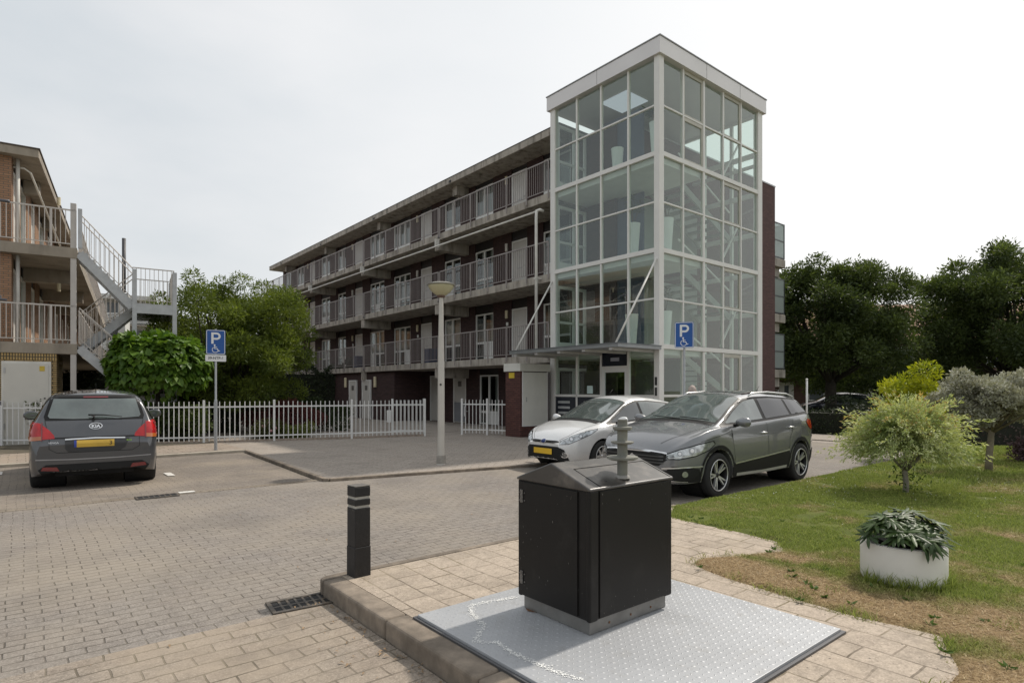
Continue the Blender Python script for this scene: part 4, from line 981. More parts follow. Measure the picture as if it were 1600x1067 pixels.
WC = thing('waste_inlet', 'black steel waste inlet housing with pitched lid on the steel plate', 'waste container', W2(-7.755, -11.115, .152), TH)
wk = M('inlet_black', (.011,.0098,.0092), .5, .0, spec=.28, vary=.12, vscale=1.5, dirt=(5,.56,.45), dirt_col=(.035,.032,.03))
wl = M('inlet_lid', (.040,.036,.033), .30, .0, spec=.8, vary=.2, vscale=4, dirt=(7,.50,.75), dirt_col=(.16,.14,.12))
wg = M('inlet_skirt', (.22,.215,.205), .5, .6, vary=.2, vscale=6, dirt=(5,.5,.5), dirt_col=(.14,.12,.10))
hx, hy = .395, .325          # half sizes: x along v, y along u
B(-hx+.03, hx-.03, -hy+.03, hy-.03, 0, .10).build('skirt', wg, WC, bevel=.003)
body = MB().box(-hx+.006, hx-.006, -hy+.006, hy-.006, .09, .845).build('body', wk, WC)
for sx in (-1, 1):
    for sy in (-1, 1):
        q = MB().box(*sorted((sx*hx, sx*(hx-.075 if sy < 0 else hx-.035))), *sorted((sy*hy, sy*(hy-.035))), .082, .85)
        q.build('corner_post', wk, WC, bevel=.012, seg=3)
# two panels: service door facing the road (low x side) and plain panel
dr = B(-hx-.004, -hx+.005, -hy+.10, hy-.012, .10, .835).build('service_door', wk, WC, bevel=.002)
B(-hx+.085, hx-.04, -hy-.002, -hy+.005, .095, .84).build('front_panel', wk, WC, bevel=.002)
hg = M('hinge_scratched', (.16,.15,.14), .5, .5, vary=.5, vscale=60)
for z in (.17, .70): 
    B(-hx-.012, -hx-.0045, hy-.060, hy-.035, z, z+.085).build('hinge', hg, dr, bevel=.002)
    for y in (hy-.075, hy-.025):
        for zz in (z+.015, z+.065): MB().lathe([(.005,-hx-.008),(.005,-hx-.004)], (0, y, zz), 8, 'x').build('screw', hg, dr)
scm = M('scuff_grey', (.13,.12,.11), .6, vary=.3, vscale=60)
rq = random.Random(9); sm2 = MB()
for k in range(34):
    y = hy-.03-.05*rq.random() if k < 16 else rq.uniform(-hy+.05, hy-.03); z = rq.uniform(.12,.82); l2 = .004+.018*rq.random()**2; w2 = .0008+.0012*rq.random()
    sm2.add([(-hx-.0062,y,z),(-hx-.0062,y+w2,z),(-hx-.0062,y+w2+rq.uniform(-.004,.004),z+l2),(-hx-.0062,y+rq.uniform(-.004,.004),z+l2)], [(0,3,2,1)])
for k in range(26):
    x = rq.uniform(-hx+.09,hx-.05); z = rq.choice((rq.uniform(.1,.2), rq.uniform(.7,.83))); l2 = .003+.014*rq.random()**2
    sm2.add([(x,-hy-.0035,z),(x+.001,-hy-.0035,z),(x+.001+rq.uniform(-.006,.006),-hy-.0035,z+l2),(x+rq.uniform(-.006,.006),-hy-.0035,z+l2)], [(0,1,2,3)])
sm2.build('scuff_marks', scm, WC)
# pitched lid
ov = .007; rz_ = .985
lid = MB(); ez = .862
x0, x1, y0, y1 = -hx-ov, hx+ov, -hy-ov, hy+ov
lid.add([(x0,y0,.846),(x1,y0,.846),(x1,y1,.846),(x0,y1,.846),(x0,y0,ez),(x1,y0,ez),(x1,y1,ez),(x0,y1,ez),(x0,0,rz_),(x1,0,rz_)],
        [(0,3,2,1),(0,1,5,4),(2,3,7,6),(1,2,6,9,5),(3,0,4,8,7),(4,5,9,8),(6,7,8,9)])
lid = lid.build('lid', wl, WC, bevel=.014, seg=3)
sl_ = (rz_-ez)/(hy+ov)
def onslope(y): return rz_-sl_*abs(y)
# hinged flap on the street side slope with dark gap lines
gapm = M('gap_black', (.004,.004,.004), .8)
fl = MB(); yb = -.085; 
def slopebar(a, b, w, h=.0022):
    (xa, ya), (xb, yb_) = a, b; fl.bar((xa, ya, onslope(ya)+.001), (xb, yb_, onslope(yb_)+.001), w, h)
slopebar((-.30, -.10), (.375, -.10), .006); slopebar((-.30,-.10), (-.30,-hy), .006); slopebar((.375,-.10), (.375,-hy), .006)
fl.build('flap_gap', gapm, lid)
MB().lathe([(.016,-.004),(.016,.0025),(.010,.004),(.0,.002)], (-.19, -.26, onslope(-.26)-.004), 18, cap=False).build('lock_dimple', M('dimple', (.012,.012,.012), .3), lid, smooth=True)
# turned concrete-grey inlet column with three discs
cl = M('column_zinc', (.20,.20,.175), .65, .2, vary=.2, vscale=8, dirt=(7,.5,.5), dirt_col=(.42,.40,.35))
xc, yc = -.025, -.255; zb = onslope(yc)-.01
col = MB().lathe([(.032,0),(.032,.355)], (xc, yc, zb), 24).build('spindle', cl, WC, smooth='auto')
zt = 1.395-.152-.0
for r_, z_, h_ in ((.097,.125,.015),(.071,.225,.009),(.060,.310,.015),(.030,.352,.016)):
    MB().lathe([(.03, z_-.008), (r_*.8, z_-.006), (r_, z_+.002), (r_, z_+h_), (.03, z_+h_+.004)], (xc, yc, zb), 30).build('disc', cl, col, smooth='auto')
MB().lathe([(.050,.0),(.046,.012),(.034,.02)], (xc, yc, zb+.006), 24, cap=False).build('weld_collar', M('collar_pale', (.26,.25,.23), .7), col, smooth=True)
rr = random.Random(5)
rust = M('rust_brown', (.16,.075,.03), .9, vary=.4, vscale=30)
for k in range(3): B(-.20+.2*k, -.19+.2*k, -hy+.026, -hy+.0295, .03, .042).build('bolt', rust, WC)
MB().sheet([(-hx+.0,hy-.10,.002),(-hx+.028,hy-.16,.002),(-hx+.024,hy-.05,.002)]).build('rust_stain', rust, WC)
# ------------------------------------------------------------------ plants
bark_m = M('bark', (.13,.105,.075), .9, vary=.35, vscale=14, bmp=.8, bscale=30, stretch=(1,1,.25))
bark_d = M('bark_dark', (.045,.038,.03), .95, vary=.3, vscale=10, bmp=.8, bscale=25)
def frame_of(d):
    d = d/np.linalg.norm(d, axis=1, keepdims=True); ref = np.where(np.abs(d[:,2:3]) < .9, np.array([[0,0,1.]]), np.array([[1.,0,0]]))
    a = np.cross(d, ref); a /= np.linalg.norm(a, axis=1, keepdims=True); return d, a, np.cross(a, d)
def leaf_quads(P, D, Ln, Wd, r, fold=.12):
    """diamond leaves at P pointing along D"""
    D, a, b = frame_of(D); t = r.random(len(P))*2*PI
    s = a*np.cos(t)[:,None]+b*np.sin(t)[:,None]; nn = np.cross(D, s)
    L_ = Ln[:,None]; w_ = Wd[:,None]/2
    V = np.stack([P, P+D*L_*.45+s*w_+nn*w_*fold, P+D*L_, P+D*L_*.45-s*w_+nn*w_*fold], 1)
    return V.reshape(-1, 3), np.arange(len(P)*4).reshape(-1, 4)
def crown(name, parent, mat, clumps, nleaf, size, seed, aspect=.5, droop=0., flat=.75, updir=.3, shell=.35):
    """clumps: (n,4) centres and radii; leaves crowd the outside of every clump"""
    r = np.random.default_rng(seed); C_ = np.asarray(clumps, float); w = C_[:,3]**2; w /= w.sum()
    k = r.choice(len(C_), nleaf, p=w); d = r.normal(size=(nleaf, 3)); d /= np.linalg.norm(d, axis=1, keepdims=True)
    rr_ = (shell+(1-shell)*r.random(nleaf)**.6)*(1+.22*r.normal(size=nleaf)*.5)
    off = d*(rr_*C_[k,3])[:,None]; off[:,2] *= flat
    P = C_[k,:3]+off
    dirv = d+r.normal(size=(nleaf,3))*.75; dirv[:,2] += updir-droop
    Ln = size*(.6+.8*r.random(nleaf)); V, F = leaf_quads(P, dirv, Ln, Ln*aspect, r)
    return npmesh(name, V, F, mat, parent)
def limbs(parent, base_h, r0, clumps, seed, mat, lean=(0,0), n_main=None, name='trunk', r1=.5):
    rr = random.Random(seed); mb = MB(); top = Vector((lean[0], lean[1], base_h))
    mb.tube([(0,0,-.1), (lean[0]*.3+rr.uniform(-.03,.03)*r0*8, lean[1]*.3, base_h*.35), (lean[0]*.7, lean[1]*.7, base_h*.7), top], [r0*1.25, r0, r0*.9, r0*.85], 12)
    for c in clumps:
        c = Vector(c[:3]); m_ = top.lerp(c, .5)+Vector((rr.uniform(-.1,.1), rr.uniform(-.1,.1), rr.uniform(0,.12)))*(c-top).length
        mb.tube([top-Vector((0,0,r0)), m_, c], [r0*r1, r0*r1*.55, r0*.1], 6)
    return mb.build(name, mat, parent, smooth=True)
def ellip_clumps(n, c, R, rc, seed, lo=-1., inner=.25, jit=.12):
    r = np.random.default_rng(seed); out_ = []
    while len(out_) < n:
        d = r.normal(size=3); d /= np.linalg.norm(d)
        if d[2] < lo: continue
        q = (inner+(1-inner)*r.random()**.45)*(1+r.normal()*jit)
        out_.append((c[0]+d[0]*R[0]*q, c[1]+d[1]*R[1]*q, c[2]+d[2]*R[2]*q, rc*(.6+.8*r.random())))
    return out_
# --- big feathery tree left of the flats
lf_ash = leafmat('leaf_feathery', (.09,.13,.020), (.21,.26,.045), (.06,.09,.016), trans=.45, nscale=.9)
t = thing('feathery_tree', 'broad feathery yellow green tree in front of the far end of the flats', 'tree', (-10.22, 22.0, 0))
cl_ = ellip_clumps(130, (0,0,3.2), (2.7,2.5,2.3), .52, 21, lo=-.85)+[(.2,0,5.6,.4),(-.5,0,5.45,.4),(1.0,0,5.3,.4)]
limbs(t, 1.1, .13, cl_[::4], 3, bark_d); crown('crown', t, lf_ash, cl_, 84000, .13, 4, aspect=.28, flat=.8, updir=.15)
t = thing('leafy_tree', 'darker green tree low behind the feathery tree and the fire stair', 'tree', (-13.2, 24.5, 0))
cl_ = ellip_clumps(80, (0,0,2.4), (2.6,2.0,1.9), .6, 22, lo=-.9); limbs(t, 1.2, .12, cl_[::5], 5, bark_d); crown('crown', t, leafmat('leaf_dark_l', (.035,.055,.014), (.08,.105,.025), trans=.35), cl_, 42000, .15, 6, aspect=.45)
# --- catalpa ball
lf_cat = leafmat('leaf_catalpa', (.07,.15,.018), (.16,.26,.035), (.05,.11,.015), trans=.4, rough=.45, nscale=2)
t = thing('ball_catalpa', 'round headed tree with large bright green leaves behind the dark grey hatchback', 'tree', (-10.65, 17.9, 0))
V_, F_ = [], []; r = np.random.default_rng(31); nL = 5200
d = r.normal(size=(nL,3)); d[:,2] = np.where(d[:,2] < -.75, -d[:,2], d[:,2]); d /= np.linalg.norm(d, axis=1, keepdims=True)
bump_ = 1+.10*np.sin(d[:,0]*7+1)*np.cos(d[:,1]*6)+.05*np.sin(d[:,2]*11)
R_ = (.72+.30*r.random(nL)**.5)*bump_
P = np.stack([d[:,0]*1.34*R_, d[:,1]*1.3*R_, 2.28+d[:,2]*.98*R_], -1)
dv_ = d*.7+r.normal(size=(nL,3))*.35; dv_[:,2] -= .55
D, a_, b_ = frame_of(dv_); up = d*1.0+np.array([0,0,.5])+r.normal(size=(nL,3))*.3; s = np.cross(D, up); s /= np.linalg.norm(s, axis=1, keepdims=True); nn = np.cross(s, D)
Ln = (.15+.10*r.random(nL))[:,None]; w = Ln*.40
V = np.stack([P, P+D*Ln*.22+s*w+nn*w*.15, P+D*Ln*.55+s*w*.75-nn*w*.05, P+D*Ln-nn*Ln*.18, P+D*Ln*.55-s*w*.75-nn*w*.05, P+D*Ln*.22-s*w+nn*w*.15, P+D*Ln*.4-nn*w*.2], 1)
base = np.arange(nL)[:,None,None]*7
F = (base+np.array([[0,1,6,0],[1,2,6,1],[2,3,6,2],[3,4,6,3],[4,5,6,4],[5,0,6,5]])[None])[:,:,:3].reshape(-1,3)
npmesh('crown', V.reshape(-1,3), F, lf_cat, t, nv=3, smooth=True)
limbs(t, 1.5, .07, [(x*.8,y*.8,2.3+z) for x, y, z in ((1,0,.2),(-1,0,.3),(0,1,.2),(0,-1,.3),(.6,.6,.5),(-.6,-.5,.5))], 2, bark_d)
# --- hedge and shrubs behind the white fence
lf_h = leafmat('leaf_hedge', (.045,.07,.016), (.11,.15,.03), (.03,.045,.012), trans=.25, nscale=2.5)
def shrub(name, label, cat, loc, R, n, size, mat, seed, group=None, aspect=.5, rc=.28, stems=True):
    t = thing(name, label, cat, loc, 0, group)
    c_ = ellip_clumps(n, (0,0,R[2]*.95), R, rc, seed, lo=-.95, inner=.1); crown('foliage', t, mat, c_, int(n*340), size, seed+1, aspect)
    if stems: limbs(t, R[2]*.25, .03, c_[::4], seed, bark_d, name='stem')
    return t
for i, (x, y, a, b, lab) in enumerate(((-14.1,17.3,1.0,.95,'dense garden shrub behind the fence left of the dark grey hatchback'),(-12.2,17.9,.9,.8,'garden shrub behind the fence hidden by the dark grey hatchback'),(-10.0,18.1,1.0,.95,'sprawling garden shrub behind the fence under the round headed tree'),(-16.2,16.9,1.0,.95,'garden shrub at the far left end behind the fence'))):
    shrub('garden_shrub', lab, 'shrub', (x, y, .05), (a, .6, b*.62), 24, .09, lf_h, 50+i, 'shrubs behind the white fence')
fl_ = shrub('pink_hydrangea', 'low garden plant with pink flower heads behind the fence', 'flower', (-7.7, 19.0, .05), (.35,.3,.22), 9, .07, leafmat('leaf_hyd', (.05,.06,.02), (.10,.11,.03)), 61)
r = np.random.default_rng(4); q = r.normal(size=(16,3)); q /= np.linalg.norm(q,axis=1,keepdims=True); q[:,2] = np.abs(q[:,2]); mb = MB()
for k in range(16): mb.lathe([(.0,-.05),(.05,-.025),(.065,0),(.045,.035),(.0,.05)], (q[k,0]*.33, q[k,1]*.28-.05, .25+q[k,2]*.22), 8, cap=False)
mb.build('flower_heads', M('pink_petal', (.50,.26,.27), .8, vary=.35, vscale=25), fl_, smooth=True)
shrub('cushion_plant', 'small yellow green cushion plant beside the pink flowers', 'plant', (-6.95, 19.25, .05), (.5,.3,.2), 9, .06, leafmat('leaf_cushion', (.12,.15,.03), (.2,.22,.06)), 64, stems=False)
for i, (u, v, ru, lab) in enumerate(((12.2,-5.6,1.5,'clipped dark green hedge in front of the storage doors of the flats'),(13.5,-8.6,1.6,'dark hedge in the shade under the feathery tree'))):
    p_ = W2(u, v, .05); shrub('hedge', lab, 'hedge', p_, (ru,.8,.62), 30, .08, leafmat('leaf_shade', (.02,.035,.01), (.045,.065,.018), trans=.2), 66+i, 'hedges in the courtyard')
hm = leafmat('leaf_red', (.10,.03,.03), (.16,.05,.045), trans=.2)
shrub('red_barberry', 'dark red leaved shrub behind the fence below the feathery tree', 'shrub', (-8.3, 21.6, .05), (1.5,.6,.58), 26, .07, hm, 69)
# --- willow with pale shoots on the lawn
def shoot_tree(name, label, cat, loc, zc, R, nshoot, leaf, mat, seed, trunk_h, tr, tipmat=None, droop=.35, aspect=.2, trunkmat=bark_m):
    r = np.random.default_rng(seed); t = thing(name, label, cat, loc)
    PP, DD, LL_ = [], [], []; tip = ([], [], []); mb = MB()
    for k in range(nshoot):
        d = r.normal(size=3); d[2] = d[2]*.9+.10; d /= np.linalg.norm(d)
        if d[2] < -.72: d[2] *= -.6
        ext = R*(.72+.38*r.random()**1.5+(.5*r.random() if r.random() < .16 else 0))*np.array([1.12,1.0,.86])
        if d[2] < 0: ext = ext*np.array([1.05,1.05,.5])
        p0 = np.array([0,0,zc-.15*R])+d*.08; sag = -droop*R*(1-abs(d[2]))*r.random()
        s = np.linspace(.25, 1, 22)[:,None]; wob = r.normal(size=3)*.05
        c = p0+d*s*ext+np.array([0,0,1])*sag*s**2.2+np.array([0,0,.16*R])*np.sin(s*2.6)+wob*s*s*R
        tg_ = np.gradient(c, axis=0); m_ = r.random(22) < .93
        for rep in range(3):
            side = r.normal(size=c.shape); dirs = tg_/np.linalg.norm(tg_,axis=1,keepdims=True)*1.0+side*.55
            jit = r.normal(size=c.shape)*.018
            T_ = tip if (tipmat and r.random() < .12 and d[2] > .3) else None
            hi = (s[:,0] > .72) if T_ else np.zeros(22, bool)
            PP.append((c+jit)[m_ & ~hi]); DD.append(dirs[m_ & ~hi]); LL_.append(leaf*(.6+.7*r.random((m_ & ~hi).sum())))
            if T_: tip[0].append((c+jit)[m_ & hi]); tip[1].append(dirs[m_ & hi]); tip[2].append(leaf*(.7+.6*r.random((m_ & hi).sum())))
        if k % 4 == 0: mb.tube([p0, c[6], c[13], c[-1]], [.007,.005,.004,.0015], 4)
    V, F = leaf_quads(np.concatenate(PP), np.concatenate(DD), np.concatenate(LL_), np.concatenate(LL_)*aspect, r); npmesh('crown', V, F, mat, t)
    if tipmat and tip[0]: V, F = leaf_quads(np.concatenate(tip[0]), np.concatenate(tip[1]), np.concatenate(tip[2]), np.concatenate(tip[2])*aspect, r); npmesh('young_tips', V, F, tipmat, t)
    mb.tube([(0,0,-.1),(.012,0,trunk_h*.5),(-.01,0,trunk_h),(0,0,zc-.1)], [tr*1.15,tr,tr*.95,tr*.5], 12)
    for k in range(12):
        a = k*.524; mb.tube([(0,0,trunk_h*.9),(.18*math.cos(a),.18*math.sin(a),trunk_h+.18),(.45*R*math.cos(a),.45*R*math.sin(a),zc+.1*(k % 3))],[tr*.4,tr*.3,.006],6)
    mb.build('trunk', trunkmat, t, smooth=True); return t
lf_w = leafmat('leaf_willow', (.38,.44,.17), (.66,.68,.38), (.20,.27,.08), trans=.35, nscale=3)
wt = shoot_tree('variegated_willow', 'round pale cream green willow on a short trunk in the lawn', 'tree', (5.57, 8.43, .10), .80, .66, 640, .052, lf_w, 81, .36, .036, leafmat('leaf_willow_tip', (.38,.25,.10), (.55,.42,.16), trans=.4), aspect=.30, droop=.25, trunkmat=M('pale_bark', (.26,.235,.19), .9, vary=.25, vscale=14, bmp=.6))
# low sucker shoots at its foot
r = np.random.default_rng(8); P = np.stack([r.normal(size=160)*.12+.02, r.normal(size=160)*.12, .05+.45*r.random(160)], -1); V, F = leaf_quads(P, r.normal(size=(160,3)), np.full(160,.06), np.full(160,.02), r)
npmesh('foliage', V, F, leafmat('leaf_sucker', (.05,.09,.02), (.09,.14,.03)), wt)
# --- grey leaved standard tree
lf_g = leafmat('leaf_grey', (.30,.30,.23), (.56,.55,.46), (.19,.185,.13), trans=.15, nscale=2.2)
def grey_tree(label, loc, R, zc, seed, trunk, n=60, th=.75, size=.05):
    t = thing('grey_leaved_tree', label, 'tree', loc, 0, 'grey leaved trees on the lawn')
    c_ = ellip_clumps(n, (0,0,zc), R, .17, seed, lo=-.9, inner=.2, jit=.10); crown('crown', t, lf_g, c_, n*440, size, seed, aspect=.45, updir=.4)
    crown('inner_twigs', t, M('twig_brown', (.075,.052,.036), .9), [(x*.8,y*.8,zc+(z-zc)*.8-.06,q) for x,y,z,q in c_], n*150, .055, seed+5, aspect=.12, updir=-.1)
    limbs(t, th, trunk, c_[::3], seed, M('bark_olive', (.19,.16,.11), .9, vary=.3, vscale=12, bmp=.6), lean=(.05,0)); return t
grey_tree('grey leaved tree with straight pale trunk on the lawn', (8.61, 10.75, .12), (.86,.8,.46), 1.32, 91, .055, 84)
grey_tree('grey leaved tree cut by the right edge of the picture', (10.9, 12.2, .12), (.85,.75,.55), 1.25, 92, .06, 60)
# --- golden shrub
shrub('golden_elder', 'bright yellow green feathery shrub behind the pale willow', 'shrub', (9.15, 13.3, .1), (.86,.8,.98), 52, .085, leafmat('leaf_gold', (.30,.34,.02), (.52,.52,.03), (.16,.22,.02), trans=.45, nscale=2.5), 95, rc=.22, aspect=.32)
# --- planter with rhododendron
pt = thing('round_planter', 'low round white planter standing on the lawn at its scorched edge', 'planter', W2(PLc[1], PLc[0], .13), 0)
pr, phh = .285, .30
MB().lathe([(pr-.015,0),(pr-.005,.02),(pr,.05),(pr,phh-.025),(pr-.008,phh-.006),(pr-.02,phh),(pr-.045,phh-.004),(pr-.055,phh-.02),(pr-.055,phh-.08)], n=64, cap=False).build('bowl', M('planter_white', (.70,.68,.63), .55, vary=.05, vscale=3, dirt=(3.5,.56,.30), dirt_col=(.38,.33,.24)), pt, smooth='auto')
MB().lathe([(.0,phh-.055),(pr-.054,phh-.06)], n=40, cap=False).build('soil', M('potting_soil', (.045,.032,.022), .95, vary=.4, vscale=40, bmp=.8, bscale=60), pt)
rh = thing('rhododendron', 'small dark green rhododendron growing in the round white planter', 'shrub', tuple(W2(PLc[1], PLc[0], .13+phh-.06)), 0)
r = np.random.default_rng(17); VV, FF, stems = [], [], MB(); rosd = []
for k in range(50):
    d = r.normal(size=3); d[2] = abs(d[2])*.8+.02; d /= np.linalg.norm(d); q = .75+.3*r.random()
    c_ = np.array([d[0]*.27*q, d[1]*.27*q, .10+d[2]*.18*q]); rosd.append((c_, d)); stems.tube([(0,0,-.02), (c_[0]*.5, c_[1]*.5, c_[2]*.45), tuple(c_)], [.010,.007,.004], 5)
    dd3 = Vector(d)*.6+Vector((0,0,.6)); dd3.normalize(); A3 = dd3.orthogonal().normalized(); B3 = dd3.cross(A3)
    nl = 10; ph = r.random()*6.28
    for j in range(nl):
        a = ph+2*PI*j/nl+r.normal()*.15; rd = A3*math.cos(a)+B3*math.sin(a); L_ = .105+.06*r.random(); w = .0125+.003*r.random(); dr_ = .05+.45*r.random()
        sd_ = dd3.cross(rd); pts = []
        for s in (0, .22, .5, .8, 1): 
            pos = Vector(c_)+rd*(L_*s)+dd3*(L_*(.25*s-dr_*s*s)); ww = w*(.25, .8, 1, .72, .05)[(0,.22,.5,.8,1).index(s)]
            pts.append((pos-sd_*ww-dd3*ww*.25, pos+dd3*ww*.12, pos+sd_*ww-dd3*ww*.25))
        b0 = len(VV); 
        for tr3 in pts: VV += [tuple(x) for x in tr3]
        for s in range(4):
            for e in (0, 1): FF.append((b0+s*3+e, b0+s*3+e+1, b0+s*3+e+4, b0+s*3+e+3))
m, n, l, o_ = newmat('leaf_rhodo'); g = n.new('ShaderNodeNewGeometry'); p = principled(n, rough=.45, spec=.25)
top = mix(n, l, g.outputs['Random Per Island'], (.018,.038,.009), (.052,.088,.020)); l.new(top, p.inputs['Base Color']); l.new(p.outputs[0], o_.inputs[0])
npmesh('leaves', np.array(VV), np.array(FF), m, rh, smooth=True); stems.build('stem', bark_d, rh, smooth=True)
# --- weeds: broad leaved rosettes in the turf and along the tiles
r = np.random.default_rng(23); PP, DD = [], []
for k in range(70):
    v = -10.6+3.2*r.random(); u = -9.6+3.4*r.random()
    if k < 18: v, u = [(-8.5,-7.0),(-8.5,-6.6),(-9.8,-7.6),(-9.95,-8.6),(-8.7,-7.7),(-10.2,-9.6)][k % 6]; v += .12*r.normal(); u += .12*r.normal()
    if not inside(np.array([v]), np.array([u]), LAWN)[0]: continue
    for j in range(11): a = r.random()*6.28; PP.append((v, u, .135)); DD.append((math.cos(a), math.sin(a), .25+.7*r.random()))
PP = np.array(PP); V, F = leaf_quads(PP, np.array(DD), .025+.035*r.random(len(PP)), .012+.01*r.random(len(PP)), r)
wd_ = npmesh('weeds', V, F, leafmat('leaf_weed', (.06,.11,.02), (.12,.19,.04)), None); wd_.location = CL; wd_.rotation_euler = (0,0,TH)
meta(wd_, 'broad leaved weeds growing in the turf beside the tiles', 'weeds', kind='stuff')
# --- large dark trees and hedges at the back right
lf_d = leafmat('leaf_dark', (.048,.072,.022), (.12,.16,.048), (.028,.045,.015), trans=.42, nscale=.35)
def big_tree(label, loc, R, zc, n, leaves, seed, size=.24, tr=.28, th=2.2, rc=.95, lo=-.85):
    t = thing('broad_tree', label, 'tree', loc, 0, 'dark broad trees at the back right')
    c_ = ellip_clumps(n, (0,0,zc), R, rc, seed, lo=lo, inner=.25, jit=.09); limbs(t, th, tr, c_[::5], seed, bark_d, r1=.4)
    crown('crown', t, lf_d, c_, leaves, size, seed+3, aspect=.38, updir=.1, flat=.85)
    crown('highlight_sprays', t, leafmat('leaf_highlight', (.09,.13,.035), (.18,.23,.065), trans=.4), [(a*1.06,b*1.06,zc+(q-zc)*1.08,s_*.5) for a,b,q,s_ in c_[::2] if q > zc-.5], leaves//5, size*.9, seed+9, aspect=.34, updir=.5); return t  # paler leaves on the upper outer crown paint in its highlights
big_tree('large dark tree with thick trunk just right of the flats', (16.6, 31.0, 0), (3.9,3.8,3.2), 5.0, 120, 95000, 101, size=.17, rc=.75)
big_tree('large dark tree filling the right edge of the picture', (26.5, 31.5, 0), (5.3,4.6,3.8), 5.2, 150, 110000, 102, size=.18, rc=.85)
big_tree('smaller dark tree in the gap between the two large ones', (21.4, 37.0, 0), (2.6,3.0,1.5), 2.4, 50, 24000, 103, size=.20, tr=.2, rc=.7)
lf_hd = leafmat('leaf_hedge_dark', (.015,.024,.010), (.035,.05,.018), trans=.15, nscale=1.2)
def hedge(label, a, b, w, h, seed, mat, size=.09, dens=520, top=0):
    a = Vector((*a, 0)); b = Vector((*b, 0)); t = thing('hedge', label, 'hedge', tuple(a), math.atan2(b.y-a.y, b.x-a.x), 'hedges beyond the lane')
    Ln = (b-a).length; r = np.random.default_rng(seed); n_ = int(Ln*dens)
    f = r.integers(0, 3, n_); x = r.random(n_)*Ln; y = np.where(f == 0, -w/2, np.where(f == 1, w/2, (r.random(n_)-.5)*w)); z = np.where(f == 2, h, r.random(n_)*h)
    ln = 1+.10*np.sin(x*2.1+seed)+.06*np.sin(x*5.7); z = z*ln
    P = np.stack([x, y, z], -1)+r.normal(size=(n_,3))*.055; d = r.normal(size=(n_,3)); d[:,2] += .3
    V, F = leaf_quads(P, d, size*(.6+.8*r.random(n_)), size*.5*(.6+.8*r.random(n_)), r); npmesh('foliage', V, F, mat, t)
    B(.1, Ln-.1, -w/2+.08, w/2-.08, 0, h*.86).build('branch_core', M('hedge_core', (.015,.018,.010), .95), t); return t
hedge('low dark hedge along the far side of the lane', tuple(W2(2.5, 8.6).xy), tuple(W2(-9.5, 8.2).xy), .9, .88, 111, lf_hd)
hedge('dark hedge behind the grey leaved trees', (12.4, 17.2), (21, 16.2), 1.1, 1.05, 112, leafmat('leaf_heather', (.05,.035,.03), (.085,.06,.05), trans=.15))
hedge('neatly clipped green hedge in front of the brick houses', (18.6, 33.5), (25, 34.5), 1.0, 1.15, 113, leafmat('leaf_clip', (.06,.11,.02), (.11,.18,.03), trans=.2), size=.12)
hedge('tall dark hedge beyond the left garden behind the trees', (-27, 31), (-9.5, 36), 1.4, 2.9, 115, lf_hd, size=.16, dens=1300)
hedge('dark hedge near the white marker post', (14.3, 26.5), (17.8, 27.5), 1.0, 1.1, 114, lf_hd, size=.12)
shrub('heather', 'low dark purple flowering plant at the right edge of the lawn', 'plant', (10.6, 12.0, .12), (.45,.4,.22), 12, .05, leafmat('leaf_purple', (.05,.025,.03), (.16,.10,.11), trans=.1), 121, stems=False)
# ------------------------------------------------------------------ background buildings
hb = brickmat('house_brick', .21, .0625, ((.10,.05,.04),(.15,.075,.06)), (.08,.06,.05), .01, wall=True, bstr=.2)
tl = M('roof_tiles', (.34,.19,.12), .8, vary=.3, vscale=3, dirt=(1,.5,.4), dirt_col=(.2,.14,.1))
def house_row(label, loc, rz, n, bay, name='terraced_house'):
    for i in range(n):
        lab = label[i] if i < len(label) else label[-1]
        a = Vector(loc)+Vector((math.cos(rz), math.sin(rz), 0))*bay*i; t = thing(name, lab, 'house', tuple(a), rz, 'terraced houses at the back')
        B(0, bay-.01, 0, 8, 0, 5.3).build('wall', hb, t)
        MB().add([(-.0,-.4,5.1),(bay-.01,-.4,5.1),(bay-.01,4,8.2),(0,4,8.2),(0,8.4,5.1),(bay-.01,8.4,5.1)],[(0,1,2,3),(3,2,5,4),(0,3,4),(1,5,2),(0,4,5,1)]).build('roof', tl, t)
        for (x0, x1, z0, z1) in ((.5,2.2,3.2,4.6),(3.0,4.6,3.2,4.6),(2.6,4.8,.8,2.3)):
            f = MB().box(x0,x1,-.06,-.001,z0,z0+.07).box(x0,x1,-.06,-.001,z1-.07,z1).box(x0,x0+.07,-.06,-.001,z0+.07,z1-.07).box(x1-.07,x1,-.06,-.001,z0+.07,z1-.07).box((x0+x1)/2-.03,(x0+x1)/2+.03,-.06,-.001,z0+.07,z1-.07).build('window', frame_m, t)
            B(x0+.07,x1-.07,-.03,-.002,z0+.07,z1-.07).build('pane', M('far_pane', (.10,.11,.12), .15), f)
        d_ = B(.6,1.6,-.05,-.001,.05,2.15).build('door', door_m, t); B(.95,1.25,-.056,-.051,.9,1.9).build('glass', M('far_pane', (.1,.11,.12), .15), d_)
        B(0, bay-.02, -.9, -.001, 2.45, 2.6).build('porch_roof', dark_m, t)
house_row(['dark brick terraced house behind the large tree right of the flats','dark brick terraced house with pale door above the clipped hedge','dark brick terraced house behind the golden shrub','dark brick terraced house above the grey leaved tree','dark brick terraced house at the right behind the large dark tree','last dark brick terraced house at the right edge'], (13.5, 44, 0), rad(-6), 6, 5.4)
